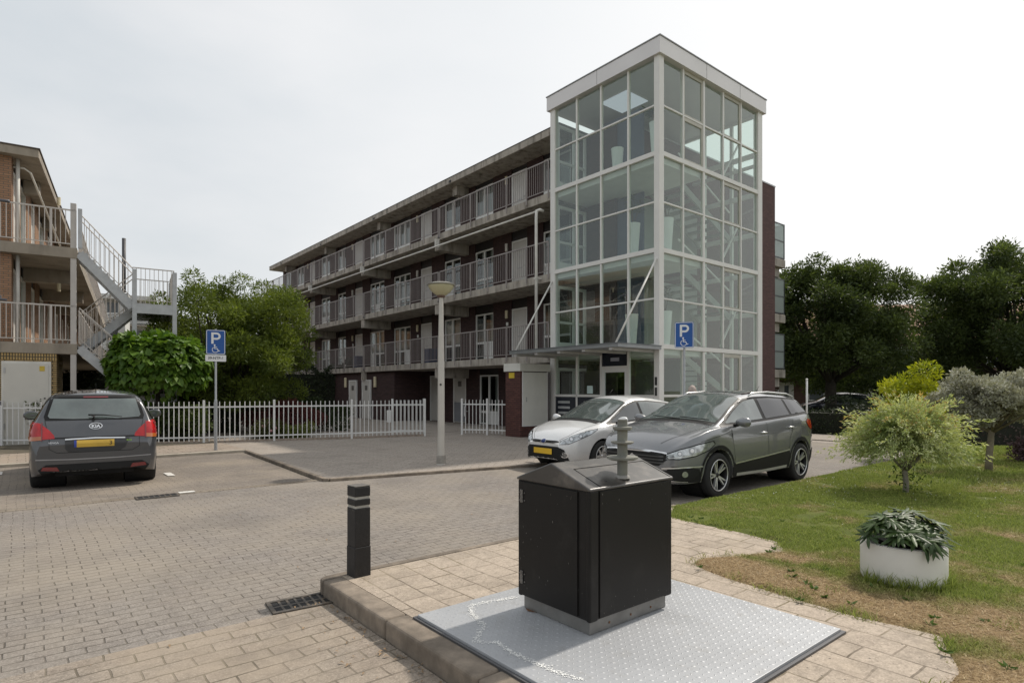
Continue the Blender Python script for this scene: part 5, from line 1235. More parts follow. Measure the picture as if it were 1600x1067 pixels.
# far white building beyond the fire stair
fwb = thing('white_flats', 'pale distant flats with white balcony rails seen through the fire stair', 'building', (-36.5, 53, 0), rad(30))
B(0, 3.9, 0, 8, 0, 9.6).build('wall', M('pale_render', (.50,.50,.48), .8), fwb); B(-.2, 4.1, -1.3, 8, 9.6, 10.0).build('roof', M('pale_roof', (.55,.55,.53), .7), fwb)
for z in (2.4, 4.9, 7.3):
    B(0, 3.9, -1.2, -.01, z, z+.15).build('balcony_slab', conc_m, fwb); b_ = MB().box(0,3.9,-1.2,-1.15,z+1.0,z+1.07)
    for k in range(6): b_.box(0,3.9,-1.19,-1.16,z+.25+k*.13,z+.31+k*.13)
    b_.build('balcony_rail', frame_m, fwb)
    for x in (.4, 2.2): B(x, x+1.3, -.05, -.001, z+.25, z+2.1).build('window', M('far_pane', (.1,.11,.12), .15), fwb)
ch = thing('flue_pipe', 'thin dark flue pipe standing above the pale distant flats', 'chimney', (-32.6, 50, 0)); MB().tube([(0,0,9.5),(0,0,14.3)], .15, 10).build('pipe', M('flue_dark', (.05,.05,.055), .5), ch, smooth=True); MB().lathe([(.2,9.5),(.2,9.7),(.15,9.75)], n=10).build('base_ring', galv, ch); B(-.3,.3,-.3,.3,0,9.5).build('shaft', M('pale_render', (.5,.5,.48), .8), ch)
mp_ = thing('marker_post', 'thin white post standing beyond the rear of the grey crossover', 'post', (10.5, 21.2, 0)); MB().tube([(0,0,0),(0,0,1.95)], .035, 8).build('post', wf, mp_, smooth=True); MB().lathe([(.045,1.95),(.045,1.98),(.0,2.0)], n=8).build('cap', wf, mp_)
bg_ = thing('white_globe_lamp', 'round white lamp globe glimpsed above the grey leaved tree', 'lamp', (19.75, 24.0, -.95)); MB().tube([(0,0,.95),(0,0,2.2)], .03, 8).build('pole', pgal, bg_, smooth=True); MB().lathe([(.04,2.2),(.13,2.26),(.16,2.34),(.13,2.43),(.04,2.48)], n=16).build('globe', M('globe_white', (.85,.85,.85), .3), bg_, smooth=True)
# ------------------------------------------------------------------ cars
from mathutils.geometry import tessellate_polygon
def paint(name, col, metal=.5, rough=.32):
    m, n, l, o = newmat(name); p = principled(n, col, rough, metal, .5, 1.0)
    c = mix(n, l, ramp(n, l, noise(n, l, 500, 1), .4, .6), tuple(x*.9 for x in col), tuple(min(1, x*1.12) for x in col))
    z = n.new('ShaderNodeTexCoord'); s = n.new('ShaderNodeSeparateXYZ'); l.new(z.outputs['Object'], s.inputs[0])
    c = mix(n, l, ramp(n, l, s.outputs[2], .5, .2, 0, .35), c, (.16,.14,.12))      # road dust low down
    l.new(c, p.inputs['Base Color']); l.new(p.outputs[0], o.inputs[0]); return m
tyre_m = M('tyre_rubber', (.018,.018,.018), .85, vary=.2, bmp=.3, bscale=60)
plast_m = M('black_plastic', (.010,.010,.010), .6, spec=.3, vary=.15)
cgap_m = M('panel_gap_black', (.004,.004,.004), .7)
carglass = M('car_glass', (.020,.026,.026), .04, 0, .9, 1, vary=.2)
carglass_l = M('car_glass_green', (.085,.105,.10), .04, 0, .9, 1, vary=.3, vscale=3)
tint_m = M('car_glass_tinted', (.022,.022,.026), .05, 0, .5, .3, vary=.2)
pillar_m = M('pillar_black', (.006,.006,.006), .5, 0, .3)
chrome_m = M('chrome', (.72,.72,.73), .28, .8, vary=.03)
lens_m = M('headlamp_lens', (.42,.44,.45), .12, .55, .8, 1, vary=.5, vscale=14)
lensd_m = M('headlamp_dark', (.24,.25,.255), .10, .6, .8, 1, vary=.3, vscale=20)
red_m = M('tail_lamp_red', (.36,.006,.008), .16, 0, .5, .35, vary=.2, vscale=12)
redd_m = M('tail_lamp_dark_red', (.14,.006,.008), .15, 0, .6, 1, vary=.2)
amber_m = M('lamp_amber', (.38,.10,.015), .2, 0, .6, 1)
alloy_m = M('alloy_silver', (.62,.62,.62), .32, .6, vary=.06)
alloyd_m = M('alloy_dark', (.03,.03,.032), .4, .5)
yel_m = M('number_plate_yellow', (.72,.45,.03), .4, vary=.05)
ink_m = M('ink', (.03,.03,.03), .6)
def chaikin(P, it):
    P = np.asarray(P, float)
    for _ in range(it):
        Q = [P[0]]
        for a, b in zip(P[:-1], P[1:]): Q += [a*.75+b*.25, a*.25+b*.75]
        Q.append(P[-1]); P = np.array(Q)
    return P
class Car:
    def __init__(s, root, paintm, spec):
        s.root = root; s.sp = spec; s.pm = paintm; x0, x1 = spec['ends']
        g = np.arange(x0-.5, x1+.5, .01)
        def curve(k, sig=.045):
            pts = sorted(spec[k]); y = np.interp(g, [p[0] for p in pts], [p[1] for p in pts]); q = np.arange(-20, 21)*.01
            w = np.exp(-.5*(q/sig)**2); w /= w.sum(); y2 = np.convolve(np.pad(y, 20, mode='edge'), w, 'valid'); return lambda x: np.interp(x, g, y2)
        s.top = curve('top', spec.get('tsig', .05)); s.belt = curve('belt'); s.w = curve('w', .03); s.wr = curve('wr'); s.bot = curve('bot', .03); s.crown = curve('crown')
        xs = list(np.arange(x0, x1, .02))+[x1]; s.xs = xs; rings = []
        for x in xs:
            zb = float(s.bot(x)); z0 = zb; wm = float(s.w(x)); zt = float(s.belt(x)); tp = float(s.top(x)); wr = float(s.wr(x)); zr = tp-float(s.crown(x)); arch = 0
            for xw in spec['wheels']:
                q = spec['ra']**2-(x-xw)**2
                if q > 0: z0 = max(z0, spec['zw']+math.sqrt(q)); arch = 1
            zr = max(zr, zt+.012); ws = wm*spec.get('sh', .955); lowf = .965 if z0 < zb+.02 else 1.0
            h = zt-z0
            P = [(wm*.78, z0+.01), (wm*lowf, z0), (wm*lowf, z0+.004), (wm*1.0, z0+h*.28), (wm*.998, z0+h*.62), (wm*.985, z0+h*.82), (ws, zt), (ws-.025 if zr > zt+.05 else ws-.01, zt+.012),
                 (wr+(ws-wr)*.42, zt+(zr-zt)*.55), (wr, zr), (wr*.60, tp-(tp-zr)*.26), (wr*.25, tp-.002), (0, tp)]
            R_ = chaikin(P, 2); rings.append(R_)
        n = len(rings[0]); V = []; 
        for x, R_ in zip(xs, rings):
            V += [(x, -y, z) for y, z in R_]+[(x, y, z) for y, z in R_[-2::-1]]
        m_ = 2*n-1; F = [(i*m_+k, i*m_+k+1, (i+1)*m_+k+1, (i+1)*m_+k) for i in range(len(xs)-1) for k in range(m_-1)]
        F.append(tuple(range(m_))); F.append(tuple((len(xs)-1)*m_+k for k in range(m_-1, -1, -1)))
        s.V, s.F = V, F; s.bvh = BVHTree.FromPolygons([Vector(v) for v in V], F)
        mb = MB(); mb.add(V, F); s.body = mb.build('body', paintm, root, smooth='auto', angle=50)
        wl_ = spec['wheels']; ra = spec['ra']; hw = .84*max(p[1] for p in spec['w'])
        B(x0+.25, x1-.25, -hw*.72, hw*.72, spec['zu'], .62).build('underbody', plast_m, root)
        for xw in wl_: 
            for sy in (-1, 1): MB().lathe([(ra-.003, sy*hw*.55), (ra-.003, sy*hw*1.02)], (xw, 0, spec['zw']), 30, 'y', cap=False).build('wheel_arch_liner', cgap_m, root)
            
    def decal(s, poly, name, mat, ex, ey, d, o=(0,0,0), eps=.004, sub=.05, parent=None, mirror=False):
        """lay a thin panel of given outline on the body: outline in the (ex, ey) plane, pressed on along d"""
        ex, ey, d, o = Vector(ex), Vector(ey), Vector(d).normalized(), Vector(o)
        bm = bmesh.new(); vs = [bm.verts.new((a, b, 0)) for a, b in poly]
        for tri in tessellate_polygon([[Vector((a, b, 0)) for a, b in poly]]):
            try: bm.faces.new([vs[i] for i in tri])
            except ValueError: pass
        for _ in range(7):
            lg = [e for e in bm.edges if e.calc_length() > sub]
            if not lg: break
            bmesh.ops.subdivide_edges(bm, edges=lg, cuts=1); bmesh.ops.triangulate(bm, faces=[f for f in bm.faces if len(f.verts) > 3])
        bad = []
        for v in bm.verts:
            st = o+ex*v.co.x+ey*v.co.y-d*4; h = s.bvh.ray_cast(st, d)
            if h[0] is None: bad.append(v); continue
            nn = h[1]
            if nn.dot(d) > 0: nn = -nn
            v.co = h[0]+nn*eps
        if bad: bmesh.ops.delete(bm, geom=bad, context='VERTS')
        bmesh.ops.recalc_face_normals(bm, faces=bm.faces)
        for f in bm.faces:
            if f.normal.dot(d) > 0: f.normal_flip()
            f.smooth = True
        me = bpy.data.meshes.new(name); bm.to_mesh(me); bm.free(); me.materials.append(mat)
        ob = bpy.data.objects.new(name, me); COL.objects.link(ob); ob.parent = parent or s.body; return ob
    def side(s, poly, name, mat, sy=1, **k): return s.decal(poly, name, mat, (1,0,0), (0,0,1), (0,-sy,0), **k)
    def above(s, poly, name, mat, **k): return s.decal(poly, name, mat, (1,0,0), (0,1,0), (0,0,-1), **k)
    def front(s, poly, name, mat, **k): return s.decal(poly, name, mat, (0,1,0), (0,0,1), (-1,0,0), **k)
    def rear(s, poly, name, mat, **k): return s.decal(poly, name, mat, (0,1,0), (0,0,1), (1,0,0), **k)
    def line(s, pts, w=.006, name='panel_gap', mat=None, sy=1, fn=None, **k):
        P = [Vector(p) for p in pts]; L_, R_ = [], []
        for i in range(len(P)):
            dd = (P[min(i+1,len(P)-1)]-P[max(i-1,0)]).normalized(); q = Vector((-dd.y, dd.x))*w/2; L_.append(P[i]+q); R_.append(P[i]-q)
        poly = [tuple(p) for p in L_]+[tuple(p) for p in reversed(R_)]
        if fn: return fn(poly, name, mat or cgap_m, eps=k.pop('eps', .0025), **k)
        return s.side(poly, name, mat or cgap_m, sy, eps=k.pop('eps', .0025), **k)
    def glasshouse(s, xa, xb, splits, glass, rearcut=.12, drop=.035, rise=.018, chrome=False, pm=None):
        """side glass between xa (front) and xb (rear); splits = [(x0,x1),...] panes"""
        for sy in (1, -1):
            def strip(x0, x1, dt, db, cut=0, fcut=0):
                xs = np.linspace(x0, x1, 16); t, b = [], []
                for x in xs:
                    zt = float(s.top(x)-s.crown(x))-dt; zb = float(s.belt(x))+db
                    if zt > zb+.01: t.append([x, zt]); b.append([x, zb])
                if cut and len(t) > 1: t[-1][0] += cut*1.0
                if fcut and len(t) > 1: t[0][0] -= fcut
                return [tuple(p) for p in t]+[tuple(p) for p in reversed(b)]
            s.side(strip(xa, xb, drop-.012, rise-.012, rearcut), 'window_surround', pillar_m, sy, eps=.003)
            for i, (a, b) in enumerate(splits):
                s.side(strip(a, b, drop+.022, rise+.024, rearcut if i == len(splits)-1 else 0), 'side_window', glass[min(i, len(glass)-1)], sy, eps=.006)
            if chrome:
                xs = np.linspace(xa-.02, xb+.02, 12); s.line([(x, float(s.belt(x))+rise-.012) for x in xs], .014, 'belt_trim', chrome_m, sy, eps=.007)
    def screen(s, x0, x1, inset, name, mat, surround=True, yb=1.0):
        xs = np.linspace(x0, x1, 10)
        def poly(i, e):
            a = [(x, (float(s.wr(x))-i)*(1 if j else yb)) for j, x in enumerate(np.linspace(x0-e, x1+e, 10))]
            return a+[(x, -y) for x, y in reversed(a)]
        if surround: s.above(poly(inset-.03, -.03 if x0 > x1 else -.03), name+'_surround', pillar_m, eps=.003)
        return s.above(poly(inset, 0), name, mat, eps=.006)
    def wheels(s, r, wd, yo, spokes, sm, style='double', rr=.68):
        for xw in s.sp['wheels']:
            for sy in (1, -1):
                e = bpy.data.objects.new('wheel', None); COL.objects.link(e); e.parent = s.root; e.location = (xw, sy*yo, r); e.empty_display_size = .1
                if sy < 0: e.rotation_euler = (0, 0, PI)
                k = rr*r
                MB().lathe([(k,-wd),(r*.93,-wd),(r*.985,-wd*.93),(r,-wd*.8),(r,-wd*.2),(r*.985,-wd*.07),(r*.94,.0),(r*.80,.006),(k*1.02,-.004),(k,-.02)], n=48, axis='y', cap=False).build('tyre', tyre_m, e, smooth='auto')
                MB().lathe([(k*.99,-wd*.9),(k*.99,-.02),(k*1.03,.004),(k*.99,.004),(k*.94,-.018),(k*.93,-wd*.6)], n=48, axis='y', cap=False).build('rim', sm, e, smooth='auto'); MB().lathe([(k*.955,.002),(k*.975,.008),(k*1.005,.009),(k*1.02,.004)], n=48, axis='y', cap=False).build('rim_lip', alloy_m, e, smooth=True)
                MB().lathe([(.0,-wd*.62),(k*.95,-wd*.62)], n=32, axis='y', cap=False).build('brake_disc', alloyd_m, e)
                sp = MB(); ns = spokes
                for i in range(ns):
                    a = 2*PI*i/ns
                    offs = (-.10, .10) if style == 'double' else (0,)
                    for of in offs:
                        a1 = a+of*1.6; a0 = a+of*.9
                        p0 = Vector((math.cos(a0)*k*.14, -.028, math.sin(a0)*k*.14)); p1 = Vector((math.cos(a1)*k*.97, -.010, math.sin(a1)*k*.97))
                        d = (p1-p0).normalized(); q = Vector((-d.z, 0, d.x)); w0, w1 = (k*.06, k*.045) if style == 'double' else (k*.12, k*.09)
                        sp.add([p0-q*w0, p0+q*w0, p1+q*w1, p1-q*w1, p0-q*w0+Vector((0,-.03,0)), p0+q*w0+Vector((0,-.03,0)), p1+q*w1+Vector((0,-.03,0)), p1-q*w1+Vector((0,-.03,0))], [(0,1,2,3),(0,4,5,1),(1,5,6,2),(2,6,7,3),(3,7,4,0)])
                sp.build('spokes', alloy_m if style == 'double' else sm, e)
                MB().lathe([(.0,-.018),(k*.13,-.020),(k*.17,-.032),(k*.18,-.05)], n=20, axis='y', cap=False).build('hub_cap', sm, e, smooth=True)
                e['label'] = 'wheel with tyre and %s rim' % ('alloy' if style == 'double' else 'silver')
                del e['label']
    def mirror(s, x, y, z, mat, sc=1.0):
        for sy in (1, -1):
            mb = MB(); n, m_ = 14, 9; vs = []
            for i in range(m_+1):
                ph = PI*i/m_
                for k in range(n):
                    a = 2*PI*k/n; px = .075*math.sin(ph)*math.cos(a); py = .125*math.cos(ph)*(1 if 1 else 1); pz = .075*math.sin(ph)*math.sin(a)
                    if px < 0: px *= .45
                    pz *= 1+.25*(py*sy/.125); vs.append((x+px*sc+.02*abs(py), sy*(y+.11)+py*sc, z+pz*sc))
            mb.add(vs, [(i*n+k, i*n+(k+1) % n, (i+1)*n+(k+1) % n, (i+1)*n+k) for i in range(m_) for k in range(n)])
            o = mb.build('door_mirror', mat, s.root, smooth=True)
            MB().tube([(x+.01, sy*(y-.04), z-.06), (x+.005, sy*(y+.06), z-.035)], [.03,.022], 8).build('mirror_arm', plast_m, o, smooth=True)
            g_ = MB(); pp = [(x-.036, sy*(y+.11)+.10*math.cos(t)*sc, z+.055*math.sin(t)*sc) for t in np.linspace(0, 2*PI, 16, endpoint=False)]; g_.add(pp, [tuple(range(16)) if sy < 0 else tuple(range(15,-1,-1))]); g_.build('mirror_glass', carglass_l, o)
    def handle(s, x, z, mat, sy=1, ln=.17):
        h = s.bvh.ray_cast(Vector((x, sy*3, z)), Vector((0,-sy,0)))
        if h[0] is None: return
        y = h[0].y; MB().tube([(x-ln/2, y+sy*.002, z-.004), (x-ln/2+.03, y+sy*.028, z), (x+ln/2-.03, y+sy*.028, z+.004), (x+ln/2, y+sy*.002, z+.002)], [.010,.013,.013,.010], 8).build('door_handle', mat, s.body, smooth=True)
    def arc(s, xw, r0, r1, a0, a1, sy, name, mat, eps=.005):
        z = s.sp['zw']; A = np.radians(np.linspace(a0, a1, 22)); P = [(xw+r1*math.cos(a), z+r1*math.sin(a)) for a in A]+[(xw+r0*math.cos(a), z+r0*math.sin(a)) for a in A[::-1]]
        return s.side(P, name, mat, sy, eps=eps)
def diag(c, sy, k=.8):
    """frame pressing on the front corner from a diagonal: returns ex, ey, d"""
    q = math.sqrt(1-k*k); return dict(ex=(-q, sy*k, 0), ey=(0,0,1), d=(-k, -sy*q, 0))
def rdiag(sy, k=.8):
    q = math.sqrt(1-k*k); return dict(ex=(q, sy*k, 0), ey=(0,0,1), d=(k, -sy*q, 0))
def circ(cx, cy, r, n=20, sx=1): return [(cx+r*sx*math.cos(2*PI*k/n), cy+r*math.sin(2*PI*k/n)) for k in range(n)]

# ---- grey crossover on the right, nose towards the lane's near end
sg = paint('paint_mineral_grey', (.195,.20,.21), .35, .26)
t = thing('parked_car', 'metallic grey crossover with roof rails and alloy wheels beside the lawn', 'car', W2(-4.74, -4.80, 0), TH+PI, 'cars parked by the flats')
c = Car(t, sg, dict(ends=(-2.09, 2.20), wheels=(1.30,-1.30), ra=.375, zw=.335, zu=.20,
  top=[(-2.09,.80),(-2.05,.98),(-2.0,1.06),(-1.93,1.16),(-1.80,1.42),(-1.72,1.495),(-1.3,1.55),(-.6,1.58),(-.1,1.57),(.26,1.53),(.65,1.37),(1.13,1.13),(1.26,1.09),(1.6,1.035),(1.88,.955),(2.06,.85),(2.15,.77),(2.2,.69)],
  belt=[(-2.09,.78),(-2.04,.95),(-1.95,1.07),(-1.7,1.16),(-1.2,1.13),(-.3,1.085),(.6,1.05),(1.1,1.03),(1.5,.98),(1.85,.88),(2.05,.77),(2.2,.62)],
  w=[(-2.09,.60),(-2.05,.70),(-1.95,.78),(-1.75,.845),(-1.3,.882),(0,.875),(1.3,.882),(1.7,.85),(1.95,.78),(2.08,.69),(2.16,.56),(2.2,.46)],
  wr=[(-2.09,.60),(-1.92,.62),(-1.70,.60),(-1.2,.61),(-.2,.615),(.15,.62),(.6,.66),(1.1,.74),(1.25,.76),(1.6,.72),(1.95,.62),(2.1,.50),(2.2,.38)],
  bot=[(-2.09,.42),(-2.0,.34),(-1.8,.30),(-1.6,.26),(1.7,.26),(1.95,.25),(2.1,.25),(2.2,.27)],
  crown=[(-2.09,.04),(-1.8,.07),(-1.2,.085),(0,.08),(.9,.075),(1.1,.045),(1.6,.05),(2.2,.05)]))
gm = plast_m
c.screen(1.14, .27, .045, 'windscreen', carglass_l); 
c.glasshouse(1.16, -1.76, [(.98,-.10),(-.20,-1.02),(-1.10,-1.68)], [carglass_l, tint_m, tint_m], drop=.028, rearcut=.10, chrome=False)
c.screen(-1.98, -1.74, .06, 'rear_window', carglass)
c.above([(.0,.50),(-.75,.50),(-.75,-.50),(.0,-.50)], 'glass_roof', carglass, eps=.006); c.above([(-.8,.50),(-1.45,.47),(-1.45,-.47),(-.8,-.50)], 'glass_roof', carglass, eps=.006)
for sy in (1, -1):
    for xw in (1.3, -1.3): c.arc(xw, .372, .44, -12, 192, sy, 'arch_cladding', gm, .007)
    c.side([(-.90,.25),(.90,.25),(.93,.40),(.86,.47),(-.86,.56),(-.95,.42)], 'sill_cladding', gm, sy, eps=.005)
    c.side([(-1.72,.30),(-2.05,.42),(-2.06,.56),(-1.76,.50)], 'rear_cladding', gm, sy, eps=.006)
    c.side([(1.70,.26),(2.10,.28),(2.12,.50),(1.75,.46)], 'front_cladding', gm, sy, eps=.006)
    c.line([(.86,.475),(0,.52),(-.86,.575)], .022, 'sill_trim', chrome_m, sy, eps=.010)
    c.line([(.80,.30),(.0,.285),(-.80,.30)], .045, 'sill_plate', alloy_m, sy, eps=.010)
    c.line([(.93,.98),(.90,.75),(.86,.50)], .007, sy=sy); c.line([(-.15,1.06),(-.16,.75),(-.17,.52)], .007, sy=sy); c.line([(-1.02,1.08),(-1.00,.92),(-.90,.78),(-.86,.58)], .007, sy=sy)
    c.line([(.95,.90),(.3,.86),(-.6,.88),(-1.5,.95)], .004, 'body_crease_shade', M('crease_shadow', (.11,.11,.115), .35, .6), sy)  # shade of the side crease painted as a thin dark line
    c.line([(1.7,.84),(1.2,.925),(.98,.965)], .006, sy=sy)
    c.handle(-.02, .90, chrome_m, sy); c.handle(-.93, .955, chrome_m, sy)
    # roof rails
    pts = [(x, sy*(float(c.wr(x))+.0), float(c.top(x)-c.crown(x))+z) for x, z in ((.02,.01),(-.08,.045),(-.6,.055),(-1.3,.052),(-1.52,.03),(-1.60,.005))]
    MB().tube(pts, [.012,.016,.016,.016,.014,.01], 8).build('roof_rail', alloy_m, c.body, smooth=True)
    D = diag(c, sy, .78); kw = dict(ex=D['ex'], ey=D['ey'], d=D['d'])
    f = .6258
    hl = c.decal([(-.93,.605),(-.905,.665),(-.72,.735),(-.45,.80),(-.24,.835),(-.215,.80),(-.30,.725),(-.50,.65),(-.74,.61)], 'headlight', lens_m, eps=.008, **kw)
    c.decal([(-.945,.595),(-.92,.675),(-.72,.75),(-.45,.815),(-.22,.85),(-.195,.80),(-.29,.71),(-.50,.635),(-.74,.595)], 'headlight_rim', pillar_m, eps=.004, **kw)
    for cx_, cz_, r_ in ((-.56,.722,.046),(-.73,.682,.034)):
        c.decal(circ(cx_,cz_,r_), 'reflector', lensd_m, eps=.011, parent=hl, sub=.03, **kw); c.decal(circ(cx_,cz_,r_*.62), 'projector', chrome_m, eps=.014, parent=hl, sub=.03, **kw)
    c.decal([(-.88,.618),(-.50,.665),(-.50,.655),(-.88,.608)], 'running_light', chrome_m, eps=.013, parent=hl, **kw)
    c.decal([(-.95,.30),(-.90,.46),(-.55,.50),(-.45,.40),(-.55,.30)], 'fog_lamp_recess', cgap_m, eps=.010, **kw)
    c.decal(circ(-.66,.39,.042), 'fog_lamp', lens_m, eps=.016, sub=.03, **kw)
    c.decal([(-.98,.475),(-.62,.500),(-.40,.50),(-.40,.482),(-.62,.482),(-.98,.457)], 'bumper_trim', chrome_m, eps=.014, **kw)
    c.decal([(-.94,.305),(-.62,.285),(-.62,.275),(-.94,.293)], 'bumper_trim', chrome_m, eps=.014, **kw)
    R_ = rdiag(sy, .6); c.decal([(-1.05,.92),(-.95,1.04),(-.80,1.08),(-.72,1.03),(-.80,.93),(-.92,.88)], 'tail_light', red_m, ex=R_['ex'], ey=R_['ey'], d=R_['d'], eps=.008)
gr = c.front([(-.46,.50),(.46,.50),(.60,.62),(.55,.675),(.3,.69),(-.3,.69),(-.55,.675),(-.60,.62)], 'grille', cgap_m, eps=.008)
for z in (.545,.59,.635): c.line([(-.52,z),(.52,z)], .016, 'grille_bar', M('bar_grey', (.09,.09,.09), .3, .4), fn=c.front, eps=.016)
c.line([(-.56,.680),(-.3,.700),(.3,.700),(.56,.680)], .018, 'grille_trim', chrome_m, fn=c.front, eps=.015)
# angular S emblem
c.front([(-.075,.60),(-.005,.655),(.05,.615),(.02,.615),(-.005,.632),(-.03,.612),(.075,.575),(.0,.52),(-.055,.56),(-.025,.56),(.0,.543),(.028,.565)], 'emblem', chrome_m, eps=.024, sub=.02)
c.front([(-.60,.27),(.60,.27),(.62,.44),(-.62,.44)], 'lower_intake', cgap_m, eps=.010)
c.front([(-.26,.36),(.26,.36),(.26,.47),(-.26,.47)], 'number_plate', yel_m, eps=.03)
c.line([(.78,.52),(1.1,.66)], .01, 'wiper', plast_m, fn=c.above, eps=.02) if False else None
for y0, y1 in ((.50,.02),(-.02,-.50)): MB().tube([(1.17,y0*1.0+.12,1.135),(1.12,y1+.05,1.165)], .008, 6).build('wiper', plast_m, t)
c.line([(1.12,.72),(1.2,.73),(1.5,.68),(1.85,.58),(2.07,.40)], .006, fn=c.above, name='bonnet_gap'); c.line([(1.12,-.72),(1.2,-.73),(1.5,-.68),(1.85,-.58),(2.07,-.40)], .006, fn=c.above, name='bonnet_gap')
c.above([(1.25,.70),(1.17,.69),(1.17,-.69),(1.25,-.70)], 'cowl', plast_m, eps=.004)
c.wheels(.330, .205, .870, 5, alloyd_m, 'double', .70)
c.mirror(.80, .865, 1.10, sg)
MB().tube([(-1.35,0,1.52),(-1.50,0,1.66)], [.006,.003], 6).build('antenna', plast_m, t, smooth=True)
# ---- silver-white small hatchback
wpnt = paint('paint_pale_silver', (.70,.70,.695), .15, .30)
t = thing('parked_car', 'pale silver small hatchback parked next to the tower entrance', 'car', W2(-1.78, -4.05, .0), TH+PI, 'cars parked by the flats')
FSPEC = dict(ends=(-1.90, 2.05), wheels=(1.245,-1.245), ra=.345, zw=.30, zu=.18,
  top=[(-1.90,.72),(-1.86,.93),(-1.78,1.05),(-1.6,1.27),(-1.48,1.35),(-1.0,1.43),(-.4,1.475),(.05,1.465),(.35,1.38),(.8,1.15),(1.15,.99),(1.3,.955),(1.6,.88),(1.85,.76),(1.98,.65),(2.05,.56)],
  belt=[(-1.9,.68),(-1.84,.88),(-1.75,.99),(-1.4,1.03),(-.6,.985),(.3,.93),(.95,.90),(1.3,.86),(1.65,.78),(1.9,.66),(2.05,.52)],
  w=[(-1.9,.55),(-1.86,.66),(-1.75,.76),(-1.5,.83),(-1.2,.86),(0,.855),(1.2,.855),(1.55,.82),(1.8,.73),(1.95,.60),(2.02,.48),(2.05,.40)],
  wr=[(-1.9,.54),(-1.7,.56),(-1.4,.53),(-.8,.56),(0,.585),(.4,.62),(.8,.68),(1.15,.73),(1.4,.72),(1.7,.62),(1.95,.45),(2.05,.32)],
  bot=[(-1.9,.38),(-1.8,.30),(-1.6,.23),(1.6,.22),(1.9,.20),(2.05,.24)],
  crown=[(-1.9,.04),(-1.5,.07),(-.8,.085),(0,.08),(.9,.08),(1.2,.05),(2.05,.055)])
c = Car(t, wpnt, FSPEC)
c.screen(1.12, .30, .05, 'windscreen', carglass_l); c.glasshouse(1.08, -1.45, [(.90,-.02),(-.10,-1.05),(-1.12,-1.38)], [carglass, carglass_l, carglass], rearcut=.18); c.screen(-1.76, -1.52, .06, 'rear_window', carglass)
for sy in (1, -1):
    c.line([(.93,.90),(.92,.6),(.86,.30)], sy=sy); c.line([(-.05,.96),(-.06,.6),(-.07,.30)], sy=sy); c.line([(-1.0,1.0),(-.98,.85),(-.85,.65),(-.80,.32)], sy=sy)
    c.handle(.08, .80, wpnt, sy); c.handle(-.86, .86, wpnt, sy)
    for xw in (1.245,-1.245): c.arc(xw, .342, .350, 0, 180, sy, 'arch_edge', cgap_m, .003)
    D = diag(c, sy, .75); kw = dict(ex=D['ex'], ey=D['ey'], d=D['d'])
    c.decal([(-1.03,.535),(-1.01,.60),(-.78,.71),(-.50,.80),(-.30,.845),(-.30,.81),(-.44,.72),(-.68,.615),(-.85,.545)], 'headlight_rim', pillar_m, eps=.004, **kw)
    hl = c.decal([(-1.015,.545),(-1.0,.595),(-.78,.70),(-.50,.788),(-.315,.832),(-.315,.81),(-.45,.725),(-.68,.625),(-.85,.555)], 'headlight', lens_m, eps=.008, **kw)
    for cx_, cz_, r_ in ((-.62,.70,.042),(-.79,.645,.045)): c.decal(circ(cx_,cz_,r_), 'reflector', lensd_m, eps=.011, parent=hl, sub=.03, **kw); c.decal(circ(cx_,cz_,r_*.55), 'bulb', chrome_m, eps=.013, parent=hl, sub=.03, **kw)
    fg = c.decal(circ(-.92,.34,.055,20,1.5), 'fog_lamp', chrome_m, eps=.010, sub=.03, **kw); c.decal(circ(-.92,.34,.035,16,1.4), 'lens', lensd_m, eps=.014, parent=fg, sub=.03, **kw)
    R_ = rdiag(sy, .6); c.decal([(-1.0,.82),(-.92,1.0),(-.80,1.05),(-.78,.92),(-.88,.80)], 'tail_light', red_m, ex=R_['ex'], ey=R_['ey'], d=R_['d'], eps=.008)
c.front([(-.40,.575),(-.33,.60),(.33,.60),(.40,.575),(.32,.558),(-.32,.558)], 'upper_grille', cgap_m, eps=.010)
c.line([(-.40,.60),(-.2,.607),(.2,.607),(.40,.60)], .012, 'grille_trim', chrome_m, fn=c.front, eps=.012)
ov = c.front(circ(0,.582,.038,20,1.9), 'emblem', chrome_m, eps=.018, sub=.03); c.front(circ(0,.582,.030,20,1.95), 'emblem_face', M('emblem_blue', (.01,.03,.14), .2), eps=.022, sub=.03, parent=ov)
c.front([(-.60,.24),(-.44,.22),(.44,.22),(.60,.24),(.52,.44),(.40,.495),(-.40,.495),(-.52,.44)], 'lower_grille', cgap_m, eps=.010)
for z in (.28,.33,.38,.43): c.line([(-.52,z),(.52,z)], .012, 'grille_bar', plast_m, fn=c.front, eps=.015)
c.line([(-.66,.205),(-.4,.185),(.4,.185),(.66,.205)], .03, 'chin_spoiler', plast_m, fn=c.front, eps=.02)
np_ = c.front([(-.26,.34),(.26,.34),(.26,.45),(-.26,.45)], 'number_plate', yel_m, eps=.03)
c.line([(1.14,.69),(1.3,.69),(1.6,.62),(1.85,.50),(1.98,.36)], .006, fn=c.above, name='bonnet_gap'); c.line([(1.14,-.69),(1.3,-.69),(1.6,-.62),(1.85,-.50),(1.98,-.36)], .006, fn=c.above, name='bonnet_gap')
c.above([(1.26,.66),(1.16,.66),(1.16,-.66),(1.26,-.66)], 'cowl', plast_m, eps=.004)
c.wheels(.298, .185, .838, 7, alloy_m, 'single', .66); c.mirror(.78, .835, .985, wpnt)
MB().tube([(.15,.0,1.47),(.0,.0,1.60)], [.006,.003], 6).build('antenna', plast_m, t, smooth=True)
